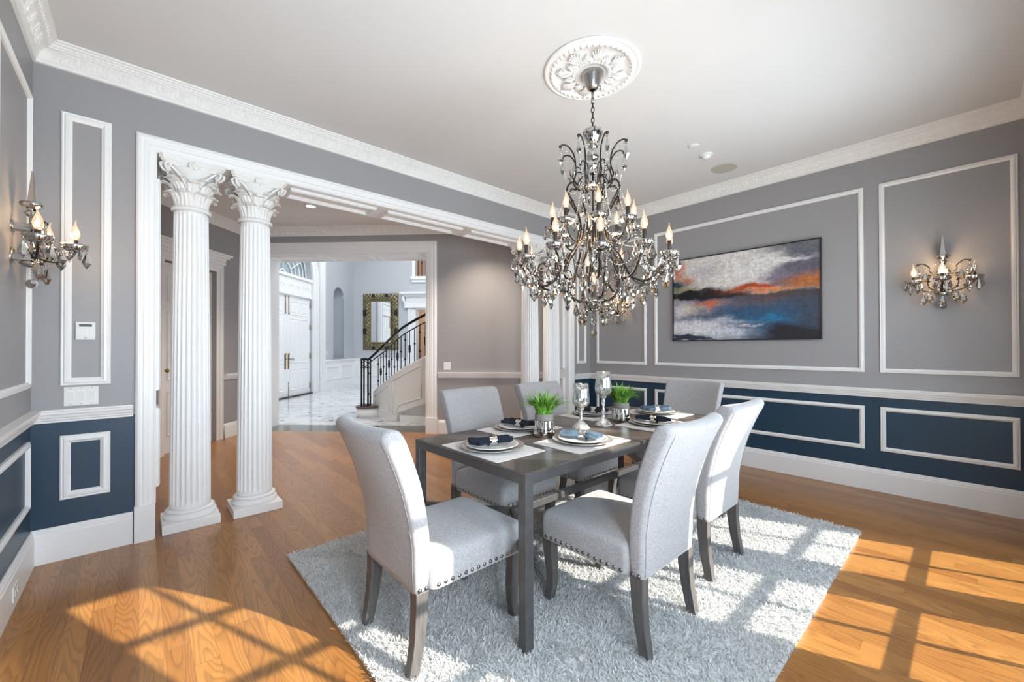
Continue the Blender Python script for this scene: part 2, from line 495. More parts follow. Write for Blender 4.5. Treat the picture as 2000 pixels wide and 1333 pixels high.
# ------------------------------------------------------------------ mesh builder
class MB:
    def __init__(self):
        self.v, self.f, self.m, self.s = [], [], [], []

    def add(self, verts, faces, mi=0, smooth=False, X=None):
        o = len(self.v)
        if X is not None:
            verts = [X @ Vector(p) for p in verts]
        self.v.extend(tuple(p) for p in verts)
        for i, f in enumerate(faces):
            self.f.append(tuple(o + k for k in f))
            self.m.append(mi[i] if isinstance(mi, (list, tuple)) else mi)
            self.s.append(smooth)
        return self

    def box(self, x0, y0, z0, x1, y1, z1, mi=0, X=None, faces=None):
        """faces: optional dict side->material for -x +x -y +y -z +z"""
        v = [(x0, y0, z0), (x1, y0, z0), (x1, y1, z0), (x0, y1, z0), (x0, y0, z1), (x1, y0, z1), (x1, y1, z1), (x0, y1, z1)]
        f = [(0, 3, 2, 1), (4, 5, 6, 7), (0, 1, 5, 4), (2, 3, 7, 6), (3, 0, 4, 7), (1, 2, 6, 5)]
        k = ['-z', '+z', '-y', '+y', '-x', '+x']
        ms = [faces.get(a, mi) if faces else mi for a in k]
        return self.add(v, f, ms, False, X)

    def prism(self, poly, z0, z1, mi=0, X=None, smooth=False):
        n = len(poly)
        v = [(x, y, z0) for x, y in poly] + [(x, y, z1) for x, y in poly]
        f = [tuple(range(n))[::-1], tuple(range(n, 2 * n))]
        o = len(self.v)
        self.add(v, f, mi, False, X)
        base = len(self.v) - 2 * n
        for i in range(n):
            j = (i + 1) % n
            self.f.append((base + i, base + j, base + n + j, base + n + i)); self.m.append(mi); self.s.append(smooth)
        return self

    def lathe(self, prof, n=24, c=(0, 0, 0), mi=0, smooth=True, X=None, rf=None, cap=True):
        v, f = [], []
        for j, (r, z) in enumerate(prof):
            for i in range(n):
                a = 2 * PI * i / n
                q = r if rf is None else rf(r, z, a)
                v.append((c[0] + q * math.cos(a), c[1] + q * math.sin(a), c[2] + z))
        for j in range(len(prof) - 1):
            for i in range(n):
                k = (i + 1) % n
                f.append((j * n + i, j * n + k, (j + 1) * n + k, (j + 1) * n + i))
        if cap:
            if prof[0][0] > 1e-5: f.append(tuple(range(n))[::-1])
            if prof[-1][0] > 1e-5: f.append(tuple(range((len(prof) - 1) * n, len(prof) * n)))
        return self.add(v, f, mi, smooth, X)

    def tube(self, pts, rad, n=8, mi=0, smooth=True, X=None, cap=True):
        pts = [Vector(p) for p in pts]
        if isinstance(rad, (int, float)): rad = [rad] * len(pts)
        T = []
        for i in range(len(pts)):
            a, b = pts[max(0, i - 1)], pts[min(len(pts) - 1, i + 1)]
            T.append((b - a).normalized() if (b - a).length > 1e-9 else Vector((0, 0, 1)))
        u = T[0].orthogonal().normalized()
        v, f = [], []
        for i, p in enumerate(pts):
            u = (u - T[i] * u.dot(T[i]))
            u = u.normalized() if u.length > 1e-6 else T[i].orthogonal().normalized()
            w_ = T[i].cross(u)
            for k in range(n):
                a = 2 * PI * k / n
                v.append(p + (u * math.cos(a) + w_ * math.sin(a)) * rad[i])
        for i in range(len(pts) - 1):
            for k in range(n):
                l = (k + 1) % n
                f.append((i * n + k, i * n + l, (i + 1) * n + l, (i + 1) * n + k))
        if cap:
            f.append(tuple(range(n))[::-1]); f.append(tuple(range((len(pts) - 1) * n, len(pts) * n)))
        return self.add(v, f, mi, smooth, X)

    def frame(self, w_, h_, prof, X, mi=0):
        """mitred rectangular moulding in local XY, prof = [(inset, height)]"""
        v, f = [], []
        for d, z in prof:
            a, b = w_ / 2 - d, h_ / 2 - d
            v += [(-a, -b, z), (a, -b, z), (a, b, z), (-a, b, z)]
        for j in range(len(prof) - 1):
            for i in range(4):
                k = (i + 1) % 4
                f.append((j * 4 + i, j * 4 + k, (j + 1) * 4 + k, (j + 1) * 4 + i))
        return self.add(v, f, mi, False, X)

    def run(self, path, prof, closed=False, mi=0, step=None, disp=None, smooth=False, side=1):
        """sweep prof [(out, z)] along a plan path, mitred; out is to the left of travel (side=1)"""
        P = [Vector((p[0], p[1])) for p in path]
        n = len(P)
        def nrm(a, b):
            d = (b - a).normalized()
            return Vector((-d.y, d.x)) * side
        offs = []
        for i in range(n):
            if closed or 0 < i < n - 1:
                n0, n1 = nrm(P[i - 1], P[i]), nrm(P[i], P[(i + 1) % n])
                m_ = (n0 + n1)
                m_ = m_ / max(1e-6, m_.dot(n0))
            elif i == 0:
                m_ = nrm(P[0], P[1])
            else:
                m_ = nrm(P[-2], P[-1])
            offs.append(m_)
        J = len(prof)
        rows = []
        segs = n if closed else n - 1
        for i in range(segs):
            k = (i + 1) % n
            a, b, oa, ob = P[i], P[k], offs[i], offs[k]
            ln = (b - a).length
            ns = 1 if not step else max(1, int(ln / step))
            for q in range(ns + 1):
                t = q / ns
                row = []
                for j, (d, z) in enumerate(prof):
                    dd, dz = (0, 0) if not disp else disp(t * ln, ln, j, d, z)
                    pt = (a + oa * (d + dd)) * (1 - t) + (b + ob * (d + dd)) * t
                    row.append((pt.x, pt.y, z + dz))
                rows.append(row)
        v = [p for r_ in rows for p in r_]
        f = []
        idx = 0
        for i in range(segs):
            k = (i + 1) % n
            ln = (P[k] - P[i]).length
            ns = 1 if not step else max(1, int(ln / step))
            for q in range(ns):
                r0, r1 = (idx + q) * J, (idx + q + 1) * J
                for j in range(J - 1):
                    f.append((r0 + j, r1 + j, r1 + j + 1, r0 + j + 1) if side > 0 else (r0 + j, r0 + j + 1, r1 + j + 1, r1 + j))
            idx += ns + 1
        self.add(v, f, mi, smooth)
        if not closed:
            o = len(self.v) - len(v)
            self.f.append(tuple(o + j for j in range(J))); self.m.append(mi); self.s.append(False)
            self.f.append(tuple(o + (len(rows) - 1) * J + j for j in range(J))[::-1]); self.m.append(mi); self.s.append(False)
        return self

    def grid(self, fn, nu, nv, mi=0, smooth=True, X=None, wrap=False):
        v = [fn(i / nu, j / nv) for j in range(nv + 1) for i in range(nu + 1)]
        f = [(j * (nu + 1) + i, j * (nu + 1) + i + 1, (j + 1) * (nu + 1) + i + 1, (j + 1) * (nu + 1) + i)
             for j in range(nv) for i in range(nu)]
        return self.add(v, f, mi, smooth, X)

    def ball(self, c, r, mi=0, n=8, X=None, sz=1):
        k = max(3, n // 2)
        prof = [(r * math.sin(PI * j / k), -r * sz * math.cos(PI * j / k)) for j in range(k + 1)]
        prof[0] = (0, -r * sz); prof[-1] = (0, r * sz)
        return self.lathe(prof, n, c, mi, True, X, cap=False)

    def mesh(self, name, mats):
        me = bpy.data.meshes.new(name)
        me.from_pydata(self.v, [], self.f)
        for m_ in mats: me.materials.append(m_)
        me.polygons.foreach_set('material_index', self.m)
        me.polygons.foreach_set('use_smooth', self.s)
        me.update()
        return me


def obj(name, mb, mats=None, parent=None, bevel=0, sub=0, X=None, auto=None, bseg=2):
    if not isinstance(mats, (list, tuple)): mats = [mats]
    o = bpy.data.objects.new(name, mb.mesh(name, mats) if isinstance(mb, MB) else mb)
    COL.objects.link(o)
    if parent is not None: o.parent = parent
    if X is not None: o.matrix_local = X
    if bevel:
        md = o.modifiers.new('bevel', 'BEVEL'); md.width = bevel; md.segments = bseg; md.limit_method = 'ANGLE'; md.angle_limit = math.radians(35)
    if sub:
        md = o.modifiers.new('sub', 'SUBSURF'); md.levels = sub; md.render_levels = sub
    return o


def tag(o, label, cat=None, group=None):
    o['label'] = label
    if cat: o['category'] = cat
    if group: o['group'] = group
    return o


def thing(name, label, cat, loc=(0, 0, 0), rz=0, group=None, X=None):
    o = bpy.data.objects.new(name, None)
    COL.objects.link(o)
    o.empty_display_size = .1
    if X is not None: o.matrix_world = X
    else:
        o.location = loc; o.rotation_euler = (0, 0, rz)
    return tag(o, label, cat, group)


def struct(name, mb, mats, X=None, bevel=0, parent=None):
    o = obj(name, mb, mats, parent, bevel, X=X)
    if parent is None: o['kind'] = 'structure'
    return o


def dup(root, label=None, X=None, loc=None, rz=None):
    def cp(o, par):
        c = o.copy(); COL.objects.link(c); c.parent = par
        for ch in list(KIDS.get(o.name, [])): cp(ch, c)
        return c
    KIDS = {}
    for o in bpy.data.objects:
        if o.parent: KIDS.setdefault(o.parent.name, []).append(o)
    r = cp(root, None)
    if X is not None: r.matrix_world = X
    if loc is not None: r.location = loc
    if rz is not None: r.rotation_euler = (0, 0, rz)
    if label: r['label'] = label
    return r


def catmull(P, k=6):
    P = [Vector(p) for p in P]
    out = []
    for i in range(len(P) - 1):
        p0, p1, p2, p3 = P[max(0, i - 1)], P[i], P[i + 1], P[min(len(P) - 1, i + 2)]
        for q in range(k):
            t = q / k
            out.append(.5 * ((2 * p1) + (-p0 + p2) * t + (2 * p0 - 5 * p1 + 4 * p2 - p3) * t * t + (-p0 + 3 * p1 - 3 * p2 + p3) * t ** 3))
    out.append(P[-1])
    return out


# wall-mounted frames: local x along the wall, y up, z out of the wall
YA, XB, XC, YD, ZC = 3.67, 4.835, -.47, -.37, 3.08


def wallX(wall, u, z, out=0.0):
    if wall == 'A': o, ax, n = Vector((u, YA - out, z)), Vector((1, 0, 0)), Vector((0, -1, 0))
    if wall == 'B': o, ax, n = Vector((XB - out, u, z)), Vector((0, -1, 0)), Vector((-1, 0, 0))
    if wall == 'C': o, ax, n = Vector((XC + out, u, z)), Vector((0, 1, 0)), Vector((1, 0, 0))
    if wall == 'D': o, ax, n = Vector((u, YD + out, z)), Vector((-1, 0, 0)), Vector((0, 1, 0))
    y = Vector((0, 0, 1))
    return Matrix(((ax.x, y.x, n.x, o.x), (ax.y, y.y, n.y, o.y), (ax.z, y.z, n.z, o.z), (0, 0, 0, 1)))


def foyX(kind, u, z, out=0.0, base=0.0):
    """same for foyer-frame walls: 'L' faces +x at x=base, 'K' faces -y at y=base"""
    if kind == 'L': o, ax, n = Vector((base + out, u, z)), Vector((0, 1, 0)), Vector((1, 0, 0))
    if kind == 'K': o, ax, n = Vector((u, base - out, z)), Vector((1, 0, 0)), Vector((0, -1, 0))
    y = Vector((0, 0, 1))
    return FM @ Matrix(((ax.x, y.x, n.x, o.x), (ax.y, y.y, n.y, o.y), (ax.z, y.z, n.z, o.z), (0, 0, 0, 1)))


TRIM = [0]


def trim(mb, m_=None, X=None):
    TRIM[0] += 1
    return struct('trim_%d' % TRIM[0], mb, m_ or M['white'], X)


PANEL = [(0, 0), (0, .012), (.005, .015), (.010, .013), (.014, .019), (.024, .020), (.031, .013), (.036, .010), (.036, 0)]
PANELW = [(0, 0), (0, .014), (.006, .018), (.012, .015), (.018, .023), (.030, .024), (.040, .015), (.046, .012), (.046, 0)]


def panel(X, w_, h_, prof=PANEL):
    mb = MB(); mb.frame(w_, h_, prof, Matrix.Identity(4))
    return trim(mb, X=X)


# ------------------------------------------------------------------ the dining room shell
mb = MB()
c1 = fw(-4.45, 6.12); c2 = fw(.4, 6.12)
mb.add([(-.6, -.5, 0), (4.95, -.5, 0), (4.95, c2.y, 0), (c2.x, c2.y, 0), (c1.x, c1.y, 0), (-.6, c1.y - (c1.x + .6), 0)], [(0, 1, 2, 3, 4, 5)])
struct('floor', mb, M['floor'])
mb = MB(); mb.box(-.6, -.5, ZC, 4.95, 3.68, 3.2); struct('ceiling', mb, M['ceiling'])

g2 = [M['grey'], M['blue'], M['white']]


def wallbox(mb, x0, y0, x1, y1, face, z0=0.0, z1=3.2):
    if z0 < .84:
        mb.box(x0, y0, z0, x1, y1, .84, 0, faces={face: 1})
        mb.box(x0, y0, .84, x1, y1, z1, 0)
    else:
        mb.box(x0, y0, z0, x1, y1, z1, 0)


JL, JR, SOF = .075, 4.36, 2.60
mb = MB()
wallbox(mb, -.6, YA, JL, 4.03, '-y'); wallbox(mb, JR, YA, 4.95, 4.03, '-y'); wallbox(mb, JL, YA, JR, 4.03, '-y', SOF)
struct('wall_back', mb, g2)
mb = MB(); wallbox(mb, XB, -.47, 4.95, YA, '-x'); struct('wall_right', mb, g2)
mb = MB(); wallbox(mb, -.6, -.47, XC, YA, '+x'); struct('wall_left', mb, g2)
# front wall with four tall glazed openings
mb = MB()
xs = [XC] + [v for a, b in WIN for v in (a - .08, b + .08)] + [XB]
for i in range(0, len(xs), 2):
    wallbox(mb, xs[i], -.47, xs[i + 1], YD, '+y')
for a, b in WIN:
    mb.box(a - .08, -.47, 2.075, b + .08, YD, 3.2)
struct('wall_front', mb, g2)
for i, (a, b) in enumerate(WIN):
    t = bpy.data.objects.new('window_%d' % (i + 1), None); COL.objects.link(t); t['kind'] = 'structure'
    t.location = ((a + b) / 2, YD, 0)
    hw = (b - a) / 2
    mb = MB()
    for s in (-1, 1):
        mb.box(min(s * hw, s * (hw + .08)), -.04, 0, max(s * hw, s * (hw + .08)), 0, 2.075)
    mb.box(-hw, -.04, 0, hw, 0, .05); mb.box(-hw, -.04, 1.994, hw, 0, 2.075)
    obj('window_frame', mb, M['white'], t)
    mb = MB(); mb.box(-.011, -.032, .05, .011, -.005, 1.994)
    for z in (.351, .679, 1.012, 1.339, 1.667):
        mb.box(-hw, -.03, z - .017, hw, -.006, z + .017)
    obj('muntins', mb, M['white'], t)
    mb = MB(); mb.box(-hw, -.021, .05, hw, -.018, 1.994)
    obj('pane', mb, M['glass'], t)
mb = MB(); mb.box(-8, -14, -.2, 14, -.5, -.05); struct('ground', mb, M['lawn'])

# crown moulding with a running leaf relief
COVE = [(.024 + .046 * (1 - math.cos(k / 12 * PI / 2)) ** .9, 2.984 + .052 * math.sin(k / 12 * PI / 2) ** 1.0) for k in range(13)]
CROWN = [(0, 2.955), (.014, 2.957), (.014, 2.972), (.020, 2.977)] + COVE + [(.070, 3.044), (.078, 3.046), (.084, 3.056), (.094, 3.060), (.094, 3.068), (.106, 3.070), (.110, 3.0795)]


def leafrelief(s, ln, j, d, z):
    e = min(1, max(0, min(s, ln - s) - .05) / .03)
    if e <= 0: return (0, 0)
    if 4 <= j <= 16:
        k = (j - 4) / 12
        a = 0
        for off in (0, .5):
            ph = ((s / .096 + off) % 1.0) * 2 - 1
            kk = k if off == 0 else k * 1.15
            rho = math.sqrt(ph * ph * 1.25 + kk * kk)
            if rho < 1:
                fi = math.atan2(kk + .08, ph)
                h = (1 - rho ** 6) * (.35 + .65 * abs(math.cos(fi * 4.5)))
                a = max(a, h * (1 if off == 0 else .62))
        a *= .0125 * e * min(1, (1 - k) * 5) * min(1, .25 + k * 4)
        return (a * .7, -a * .7)
    if j == 19:
        return (.0025 * e * math.cos(s * 2 * PI / .028), -.002 * e * math.cos(s * 2 * PI / .028))
    return (0, 0)


room = [(XC, YD), (XB, YD), (XB, YA), (XC, YA)]
mb = MB(); mb.run(room, CROWN, True, step=.0075, disp=leafrelief, smooth=False)
struct('trim_101', mb, M['plaster'])
RAIL = [(0, .826), (.012, .826), (.014, .838), (.022, .842), (.024, .852), (.030, .856), (.036, .872), (.042, .878), (.044, .892), (.048, .896), (.048, .905), (0, .905)]
BASE = [(0, .203), (.006, .203), (.010, .196), (.010, .188), (.016, .182), (.016, .170), (.020, .163), (.020, 0)]
BASE = BASE[::-1]
mb = MB(); mb.run([(JR + .11, YA), (XB, YA), (XB, YD), (4.0, YD)], RAIL[::1], side=-1); trim(mb)
mb = MB(); mb.run([(.09, YD), (XC, YD), (XC, YA), (-.03, YA)], RAIL, side=-1); trim(mb)
mb = MB(); mb.run([(JR + .11, YA), (XB, YA), (XB, YD), (4.0, YD)], BASE, side=-1); struct('baseboard_right', mb, M['white'])
mb = MB(); mb.run([(.09, YD), (XC, YD), (XC, YA), (-.03, YA)], BASE, side=-1); struct('baseboard_left', mb, M['white'])
for a, b in ((.84, .99), (1.74, 2.33), (3.08, 3.24)):
    mb = MB(); mb.run([(b, YD), (a, YD)], RAIL, side=-1); trim(mb)
    mb = MB(); mb.run([(b, YD), (a, YD)], BASE, side=-1); trim(mb)
# picture-frame panels
ZU, ZL = (1.045, 2.705), (.358, .743)
for (z0, z1) in (ZU, ZL):
    zc, h = (z0 + z1) / 2, z1 - z0
    for (y0, y1) in ((2.773, 3.551), (.63, 2.659), (-.251, .524)):
        panel(wallX('B', (y0 + y1) / 2, zc), y1 - y0, h)
        panel(wallX('C', (y0 + y1) / 2, zc), y1 - y0, h)
    panel(wallX('A', -.245, zc), .218, h, PANELW)
    panel(wallX('A', 4.632, zc), .2, h, PANEL)

# cased opening in the back wall
CAS = [(0, 0), (0, .022), (.012, .032), (.022, .032), (.024, .024), (.036, .022), (.040, .026), (.064, .024), (.066, .016), (.088, .014), (.096, .008), (.104, 0)]
mb = MB()
o0, o1, zt = JL - .095, JR + .095, SOF + .095
v, f = [], []
for d, h in CAS:
    v += [(o0 + d, YA - h, .23), (o0 + d, YA - h, zt - d), (o1 - d, YA - h, zt - d), (o1 - d, YA - h, .23)]
for j in range(len(CAS) - 1):
    for i in range(3):
        f.append((j * 4 + i, j * 4 + 4 + i, j * 4 + 5 + i, j * 4 + i + 1))
mb.add(v, f)
for a, b in ((o0 - .004, JL), (JR, o1 + .004)):
    mb.box(a, YA - .036, 0, b, YA, .235)
trim(mb)
mb = MB()  # jambs and soffit lining
mb.box(JL, YA - .008, 0, JL + .006, 4.04, SOF); mb.box(JR - .006, YA - .008, 0, JR, 4.04, SOF)
mb.box(JL + .006, YA - .008, SOF - .006, JR - .006, 4.04, SOF)
trim(mb)
SP = [(0, 0), (0, .016), (.012, .026), (.022, .026), (.034, .010), (.040, 0)]
for a, b in ((.92, 1.66), (1.77, 2.65), (2.76, 3.50)):
    panel(Matrix(((1, 0, 0, (a + b) / 2), (0, -1, 0, 3.85), (0, 0, -1, SOF - .006), (0, 0, 0, 1))), b - a, .22, SP)
for xj, sg in ((JL + .006, 1), (JR - .006, -1)):
    for z0, z1 in ((.32, .86), (.98, 2.44)):
        X = Matrix(((0, 0, sg, xj), (sg, 0, 0, 3.85), (0, 1, 0, (z0 + z1) / 2), (0, 0, 0, 1)))
        panel(X, .22, z1 - z0, SP)


# ------------------------------------------------------------------ fluted Corinthian columns
def leaf(mb, ang, r0, z0, h, w_, curl, nu=12, nv=18, th=.015, rho=.020):
    ca, sa = math.cos(ang), math.sin(ang)

    def P(u, v, back):
        if v <= .66:
            k = v / .66
            rr = r0 + curl * k ** 2.2; zz = z0 + h * k; nr, nz_ = 1, -.25 * k
        else:
            th_ = (v - .66) / .34 * 3.3
            rr = r0 + curl + rho * (1 - math.cos(th_)); zz = z0 + h + rho * math.sin(th_) * .9
            nr, nz_ = math.cos(th_), math.sin(th_) * -1
        s = (u - .5) * 2
        teeth = 1 - .10 * abs(math.sin(v * 4.2 * PI)) * (1 if v < .66 else .25)
        ww = w_ * .5 * (1 - .15 * v) * teeth * math.sqrt(max(.16, 1 - max(0, (v - .70) / .30) ** 3))
        rib = .0055 * math.cos(s * 3 * PI) + .004 * (1 - abs(s))
        fade = 1 if v < .66 else max(0, 1 - (v - .66) / .2)
        off = (-th * (1 - .45 * abs(s) ** 3) if back else rib * (.35 + .65 * fade) - .004 * abs(s) ** 3) - abs(s) ** 2.2 * .009 * (.3 + v) * fade
        rr += off * nr; zz += off * nz_ * (0 if v <= .66 else -1)
        t = s * ww
        return (ca * rr - sa * t, sa * rr + ca * t, zz)
    mb.grid(lambda u, v: P(u, v, False), nu, nv)
    mb.grid(lambda u, v: P(1 - u, v, True), nu, nv)
    for s in (0, 1):
        mb.grid(lambda u, v: P(s, v, (u > .5) if s else (u < .5)), 1, nv)
    mb.grid(lambda u, v: P(u, 1, v > .5), nu, 1)


def capital_mesh():
    mb = MB()
    mb.lathe([(.122, 2.262), (.116, 2.28), (.108, 2.36), (.112, 2.44), (.130, 2.50), (.168, 2.532), (.168, 2.536)], 40)
    mb.lathe([(.128, 2.252), (.140, 2.258), (.146, 2.268), (.140, 2.278), (.128, 2.284)], 32, cap=False)
    for i in range(8):
        leaf(mb, (i + .5) * PI / 4, .116, 2.282, .085, .104, .030, rho=.022)
    for i in range(8):
        leaf(mb, i * PI / 4, .112, 2.31, .125, .100, .040, rho=.024)
    for i in range(8):
        leaf(mb, (i + .5) * PI / 4, .110, 2.36, .105, .060, .038, rho=.016)
    for i in range(4):
        a = PI / 4 + i * PI / 2
        leaf(mb, a, .118, 2.37, .090, .070, .055, rho=.018)
        for sd in (-1, 1):
            pts = [(math.cos(a + sd * .42) * .128, math.sin(a + sd * .42) * .128, 2.42), (math.cos(a + sd * .30) * .165, math.sin(a + sd * .30) * .165, 2.475)]
            cx, cz, R = .218, 2.508, .030
            for k in range(15):
                th = 2.3 - k * .52
                r_ = R * (1 - k / 17)
                rr = cx + r_ * math.cos(th)
                aa = a + sd * (.075 - .02 * k / 14)
                pts.append((math.cos(aa) * rr, math.sin(aa) * rr, cz + r_ * math.sin(th)))
            mb.tube(catmull(pts, 2), .0095, 6)
    # abacus with hollow sides
    pts = []
    for i in range(4):
        a0 = i * PI / 2 - PI / 4
        c0 = Vector((math.cos(a0), math.sin(a0))) * .262
        c1_ = Vector((math.cos(a0 + PI / 2), math.sin(a0 + PI / 2))) * .262
        d = (c1_ - c0).normalized()
        n_ = Vector((math.cos(a0 + PI / 4), math.sin(a0 + PI / 4)))
        for k in range(11):
            t = k / 10
            p = c0.lerp(c1_, .05 + .9 * t) - n_ * (.038 * math.sin(PI * t))
            pts.append((p.x, p.y))
    for sc, z0, z1 in ((.90, 2.534, 2.550), (.95, 2.550, 2.562), (1.0, 2.562, 2.593)):
        mb.prism([(x * sc, y * sc) for x, y in pts], z0, z1)
    for i in range(4):
        a = i * PI / 2
        c_ = (math.cos(a) * .162, math.sin(a) * .162, 2.553)
        mb.ball(c_, .022, n=10)
        for k in range(5):
            b_ = k * 2 * PI / 5
            mb.ball((c_[0] - math.sin(a) * .020 * math.cos(b_), c_[1] + math.cos(a) * .020 * math.cos(b_), c_[2] + .016 * math.sin(b_)), .015, n=8)
    return mb


def flute(r, z, a):
    p = (a * 24 / (2 * PI)) % 1.0
    e = min(1, max(0, (z - .155) / .03)) * min(1, max(0, (2.235 - z) / .03))
    q = abs(p - .5) / .40
    return r - .0115 * e * (math.sqrt(max(0, 1 - q * q)) if q < 1 else 0)


cap_mb = capital_mesh()
cap_mb.v = [(x * k_, y * k_, z) for x, y, z, k_ in ((x, y, z, .83 + .17 * min(1, max(0, (z - 2.42) / .11))) for x, y, z in cap_mb.v)]
cap_me = cap_mb.mesh('capital', [M['plaster']])
mb = MB()
zs = [.127, .14, .155, .165, .175, .19] + [.19 + (2.2 - .19) * i / 20 for i in range(1, 21)] + [2.21, 2.22, 2.235, 2.264]
mb.lathe([(.121 - .019 * ((z - .127) / 2.12) ** 1.5, z) for z in zs], 288, rf=flute)
shaft_me = mb.mesh('shaft', [M['white']])
mb = MB()
mb.lathe([(.138, .06), (.148, .062), (.155, .072), (.156, .082), (.151, .091), (.142, .095), (.136, .099), (.134, .105), (.139, .108), (.144, .112), (.145, .118), (.138, .124), (.122, .129)], 48)
torus_me = mb.mesh('base', [M['white']])
mb = MB(); mb.box(-.163, -.163, 0, .163, .163, .062)
pl_me = mb.mesh('plinth', [M['white']])
for x, lb in ((.279, 'white fluted column with leafy capital, leftmost in the wide opening'),
              (.683, 'white fluted column with leafy capital, second from the left in the opening'),
              (3.757, 'white fluted column partly behind the chandelier, left one of the far right pair'),
              (4.162, 'white fluted column partly behind the chandelier, right one of the far right pair')):
    t = thing('column', lb, 'column', (x, 3.815, 0), group='fluted columns in the wide opening')
    obj('plinth', pl_me, None, t, .003); obj('base', torus_me, None, t); obj('shaft', shaft_me, None, t); obj('capital', cap_me, None, t)

# ------------------------------------------------------------------ vestibule behind the columns (walls at 45 degrees)
XE, YF0, YF1 = -4.35, 6.05, 6.60
mb = MB()
mb.box(XE - .4, 2.9, 0, XE, 4.66, 3.2, X=FM); mb.box(XE - .4, 5.46, 0, XE, YF0, 3.2, X=FM); mb.box(XE - .4, 4.66, 2.32, XE, 5.46, 3.2, X=FM)
mb.box(XE - .4, 4.66, 0, XE - .12, 5.46, 2.32, X=FM)
struct('wall_vestibule_left', mb, M['grey2'])
mb = MB(); mb.box(-.75, 4.03, 0, -.6, 5.7, 3.2); struct('wall_vestibule_light_stop', mb, M['grey2'])  # added to close the unseen side against light leaks
FL, FR, FZ = -4.20, -1.585, 2.695
mb = MB()
g3 = [M['grey2'], M['foyer_wall'], M['white']]
mb.box(XE - 2.1, YF0, 0, FL, YF1, 5.8, 0, X=FM, faces={'+y': 1}); mb.box(FR, YF0, 0, 1.2, YF1, 5.8, 0, X=FM, faces={'+y': 1})
mb.box(FL, YF0, FZ, FR, YF1, 5.8, 0, X=FM, faces={'+y': 1})
struct('wall_vestibule_back', mb, g3)
mb = MB(); mb.prism([(-.6, 3.68), (4.95, 3.68), (4.95, 4.1), tuple(fw(XE - .02, YF0 + .1)[:2]), (-.6, 5.9)], ZC, 3.2); struct('ceiling_vestibule', mb, M['vceiling'])
vp = [(-.6, 4.03), (4.53, 4.03), tuple(fw(XE, YF0)[:2]), (-.6, fw(XE, YF0).y - fw(XE, YF0).x - .6)]
mb = MB(); mb.run(vp, CROWN, True, step=.012, disp=leafrelief); trim(mb, M['plaster'])
e_ = lambda y: tuple(fw(XE, y)[:2])
f_ = lambda x: tuple(fw(x, YF0)[:2])
for prof, nm in ((RAIL, None), (BASE, 'baseboard_vestibule')):
    for path in ([e_(4.53), e_(3.6)], [e_(YF0), e_(5.59)], [f_(.3), f_(FR + .18)]):
        mb = MB(); mb.run(path, prof, side=1)
        o = trim(mb)
# casing of the foyer opening
mb = MB()
v, f = [], []
CA2 = [(d * 1.55, h) for d, h in CAS]
o0, o1, zt = FL - .13, FR + .161, FZ + .161
for d, h in CA2:
    dl = d * .8
    v += [(o0 + dl, YF0 - h, .2), (o0 + dl, YF0 - h, zt - d), (o1 - d, YF0 - h, zt - d), (o1 - d, YF0 - h, .2)]
for j in range(len(CA2) - 1):
    for i in range(3):
        f.append((j * 4 + i, j * 4 + 4 + i, j * 4 + 5 + i, j * 4 + i + 1))
mb.add(v, f, X=FM)
mb.box(FR, YF0 - .04, 0, o1 + .015, YF0, .235, X=FM); mb.box(o0, YF0 - .04, 0, FL, YF0, .235, X=FM)
mb.box(FL, YF0 - .01, 0, FL + .006, YF1 + .01, FZ, X=FM); mb.box(FR - .006, YF0 - .01, 0, FR, YF1 + .01, FZ, X=FM)
mb.box(FL + .006, YF0 - .01, FZ - .006, FR - .006, YF1 + .01, FZ, X=FM)
trim(mb)
for a, b in ((-4.1, -3.3), (-3.2, -2.5), (-2.4, -1.7)):
    panel(FM @ Matrix(((1, 0, 0, (a + b) / 2), (0, -1, 0, 6.33), (0, 0, -1, FZ - .006), (0, 0, 0, 1))), b - a, .36, SP)
# stone threshold
mb = MB(); mb.add([(-4.45, 6.12, 0), (.4, 6.12, 0), (.4, 6.64, 0), (-4.45, 6.64, 0)], [(0, 1, 2, 3)])
o = struct('floor_threshold', mb, M['darkstone'], X=FM)
mb = MB(); mb.add([(-6.7, 6.64, 0), (1.2, 6.64, 0), (1.2, 16.6, 0), (-6.7, 16.6, 0)], [(0, 1, 2, 3)])
struct('floor_foyer', mb, M['marble'], X=FM)


def panelled_leaf(w_, h_, cols, rows, th=.045):
    """door leaf, origin bottom centre, front towards +z local (x right, y up)"""
    mb = MB(); mb.box(-w_ / 2, 0, -th, w_ / 2, h_, 0)
    for c0, c1_ in cols:
        for r0, r1 in rows:
            X = Matrix.Translation(((c0 + c1_) / 2 - w_ / 2, (r0 + r1) / 2, 0))
            mb.frame(c1_ - c0, r1 - r0, [(0, 0), (.004, .010), (.016, .012), (.030, .002), (.05, .001), (.075, .012), (min(c1_ - c0, r1 - r0) / 2, .012)], X)
    return mb


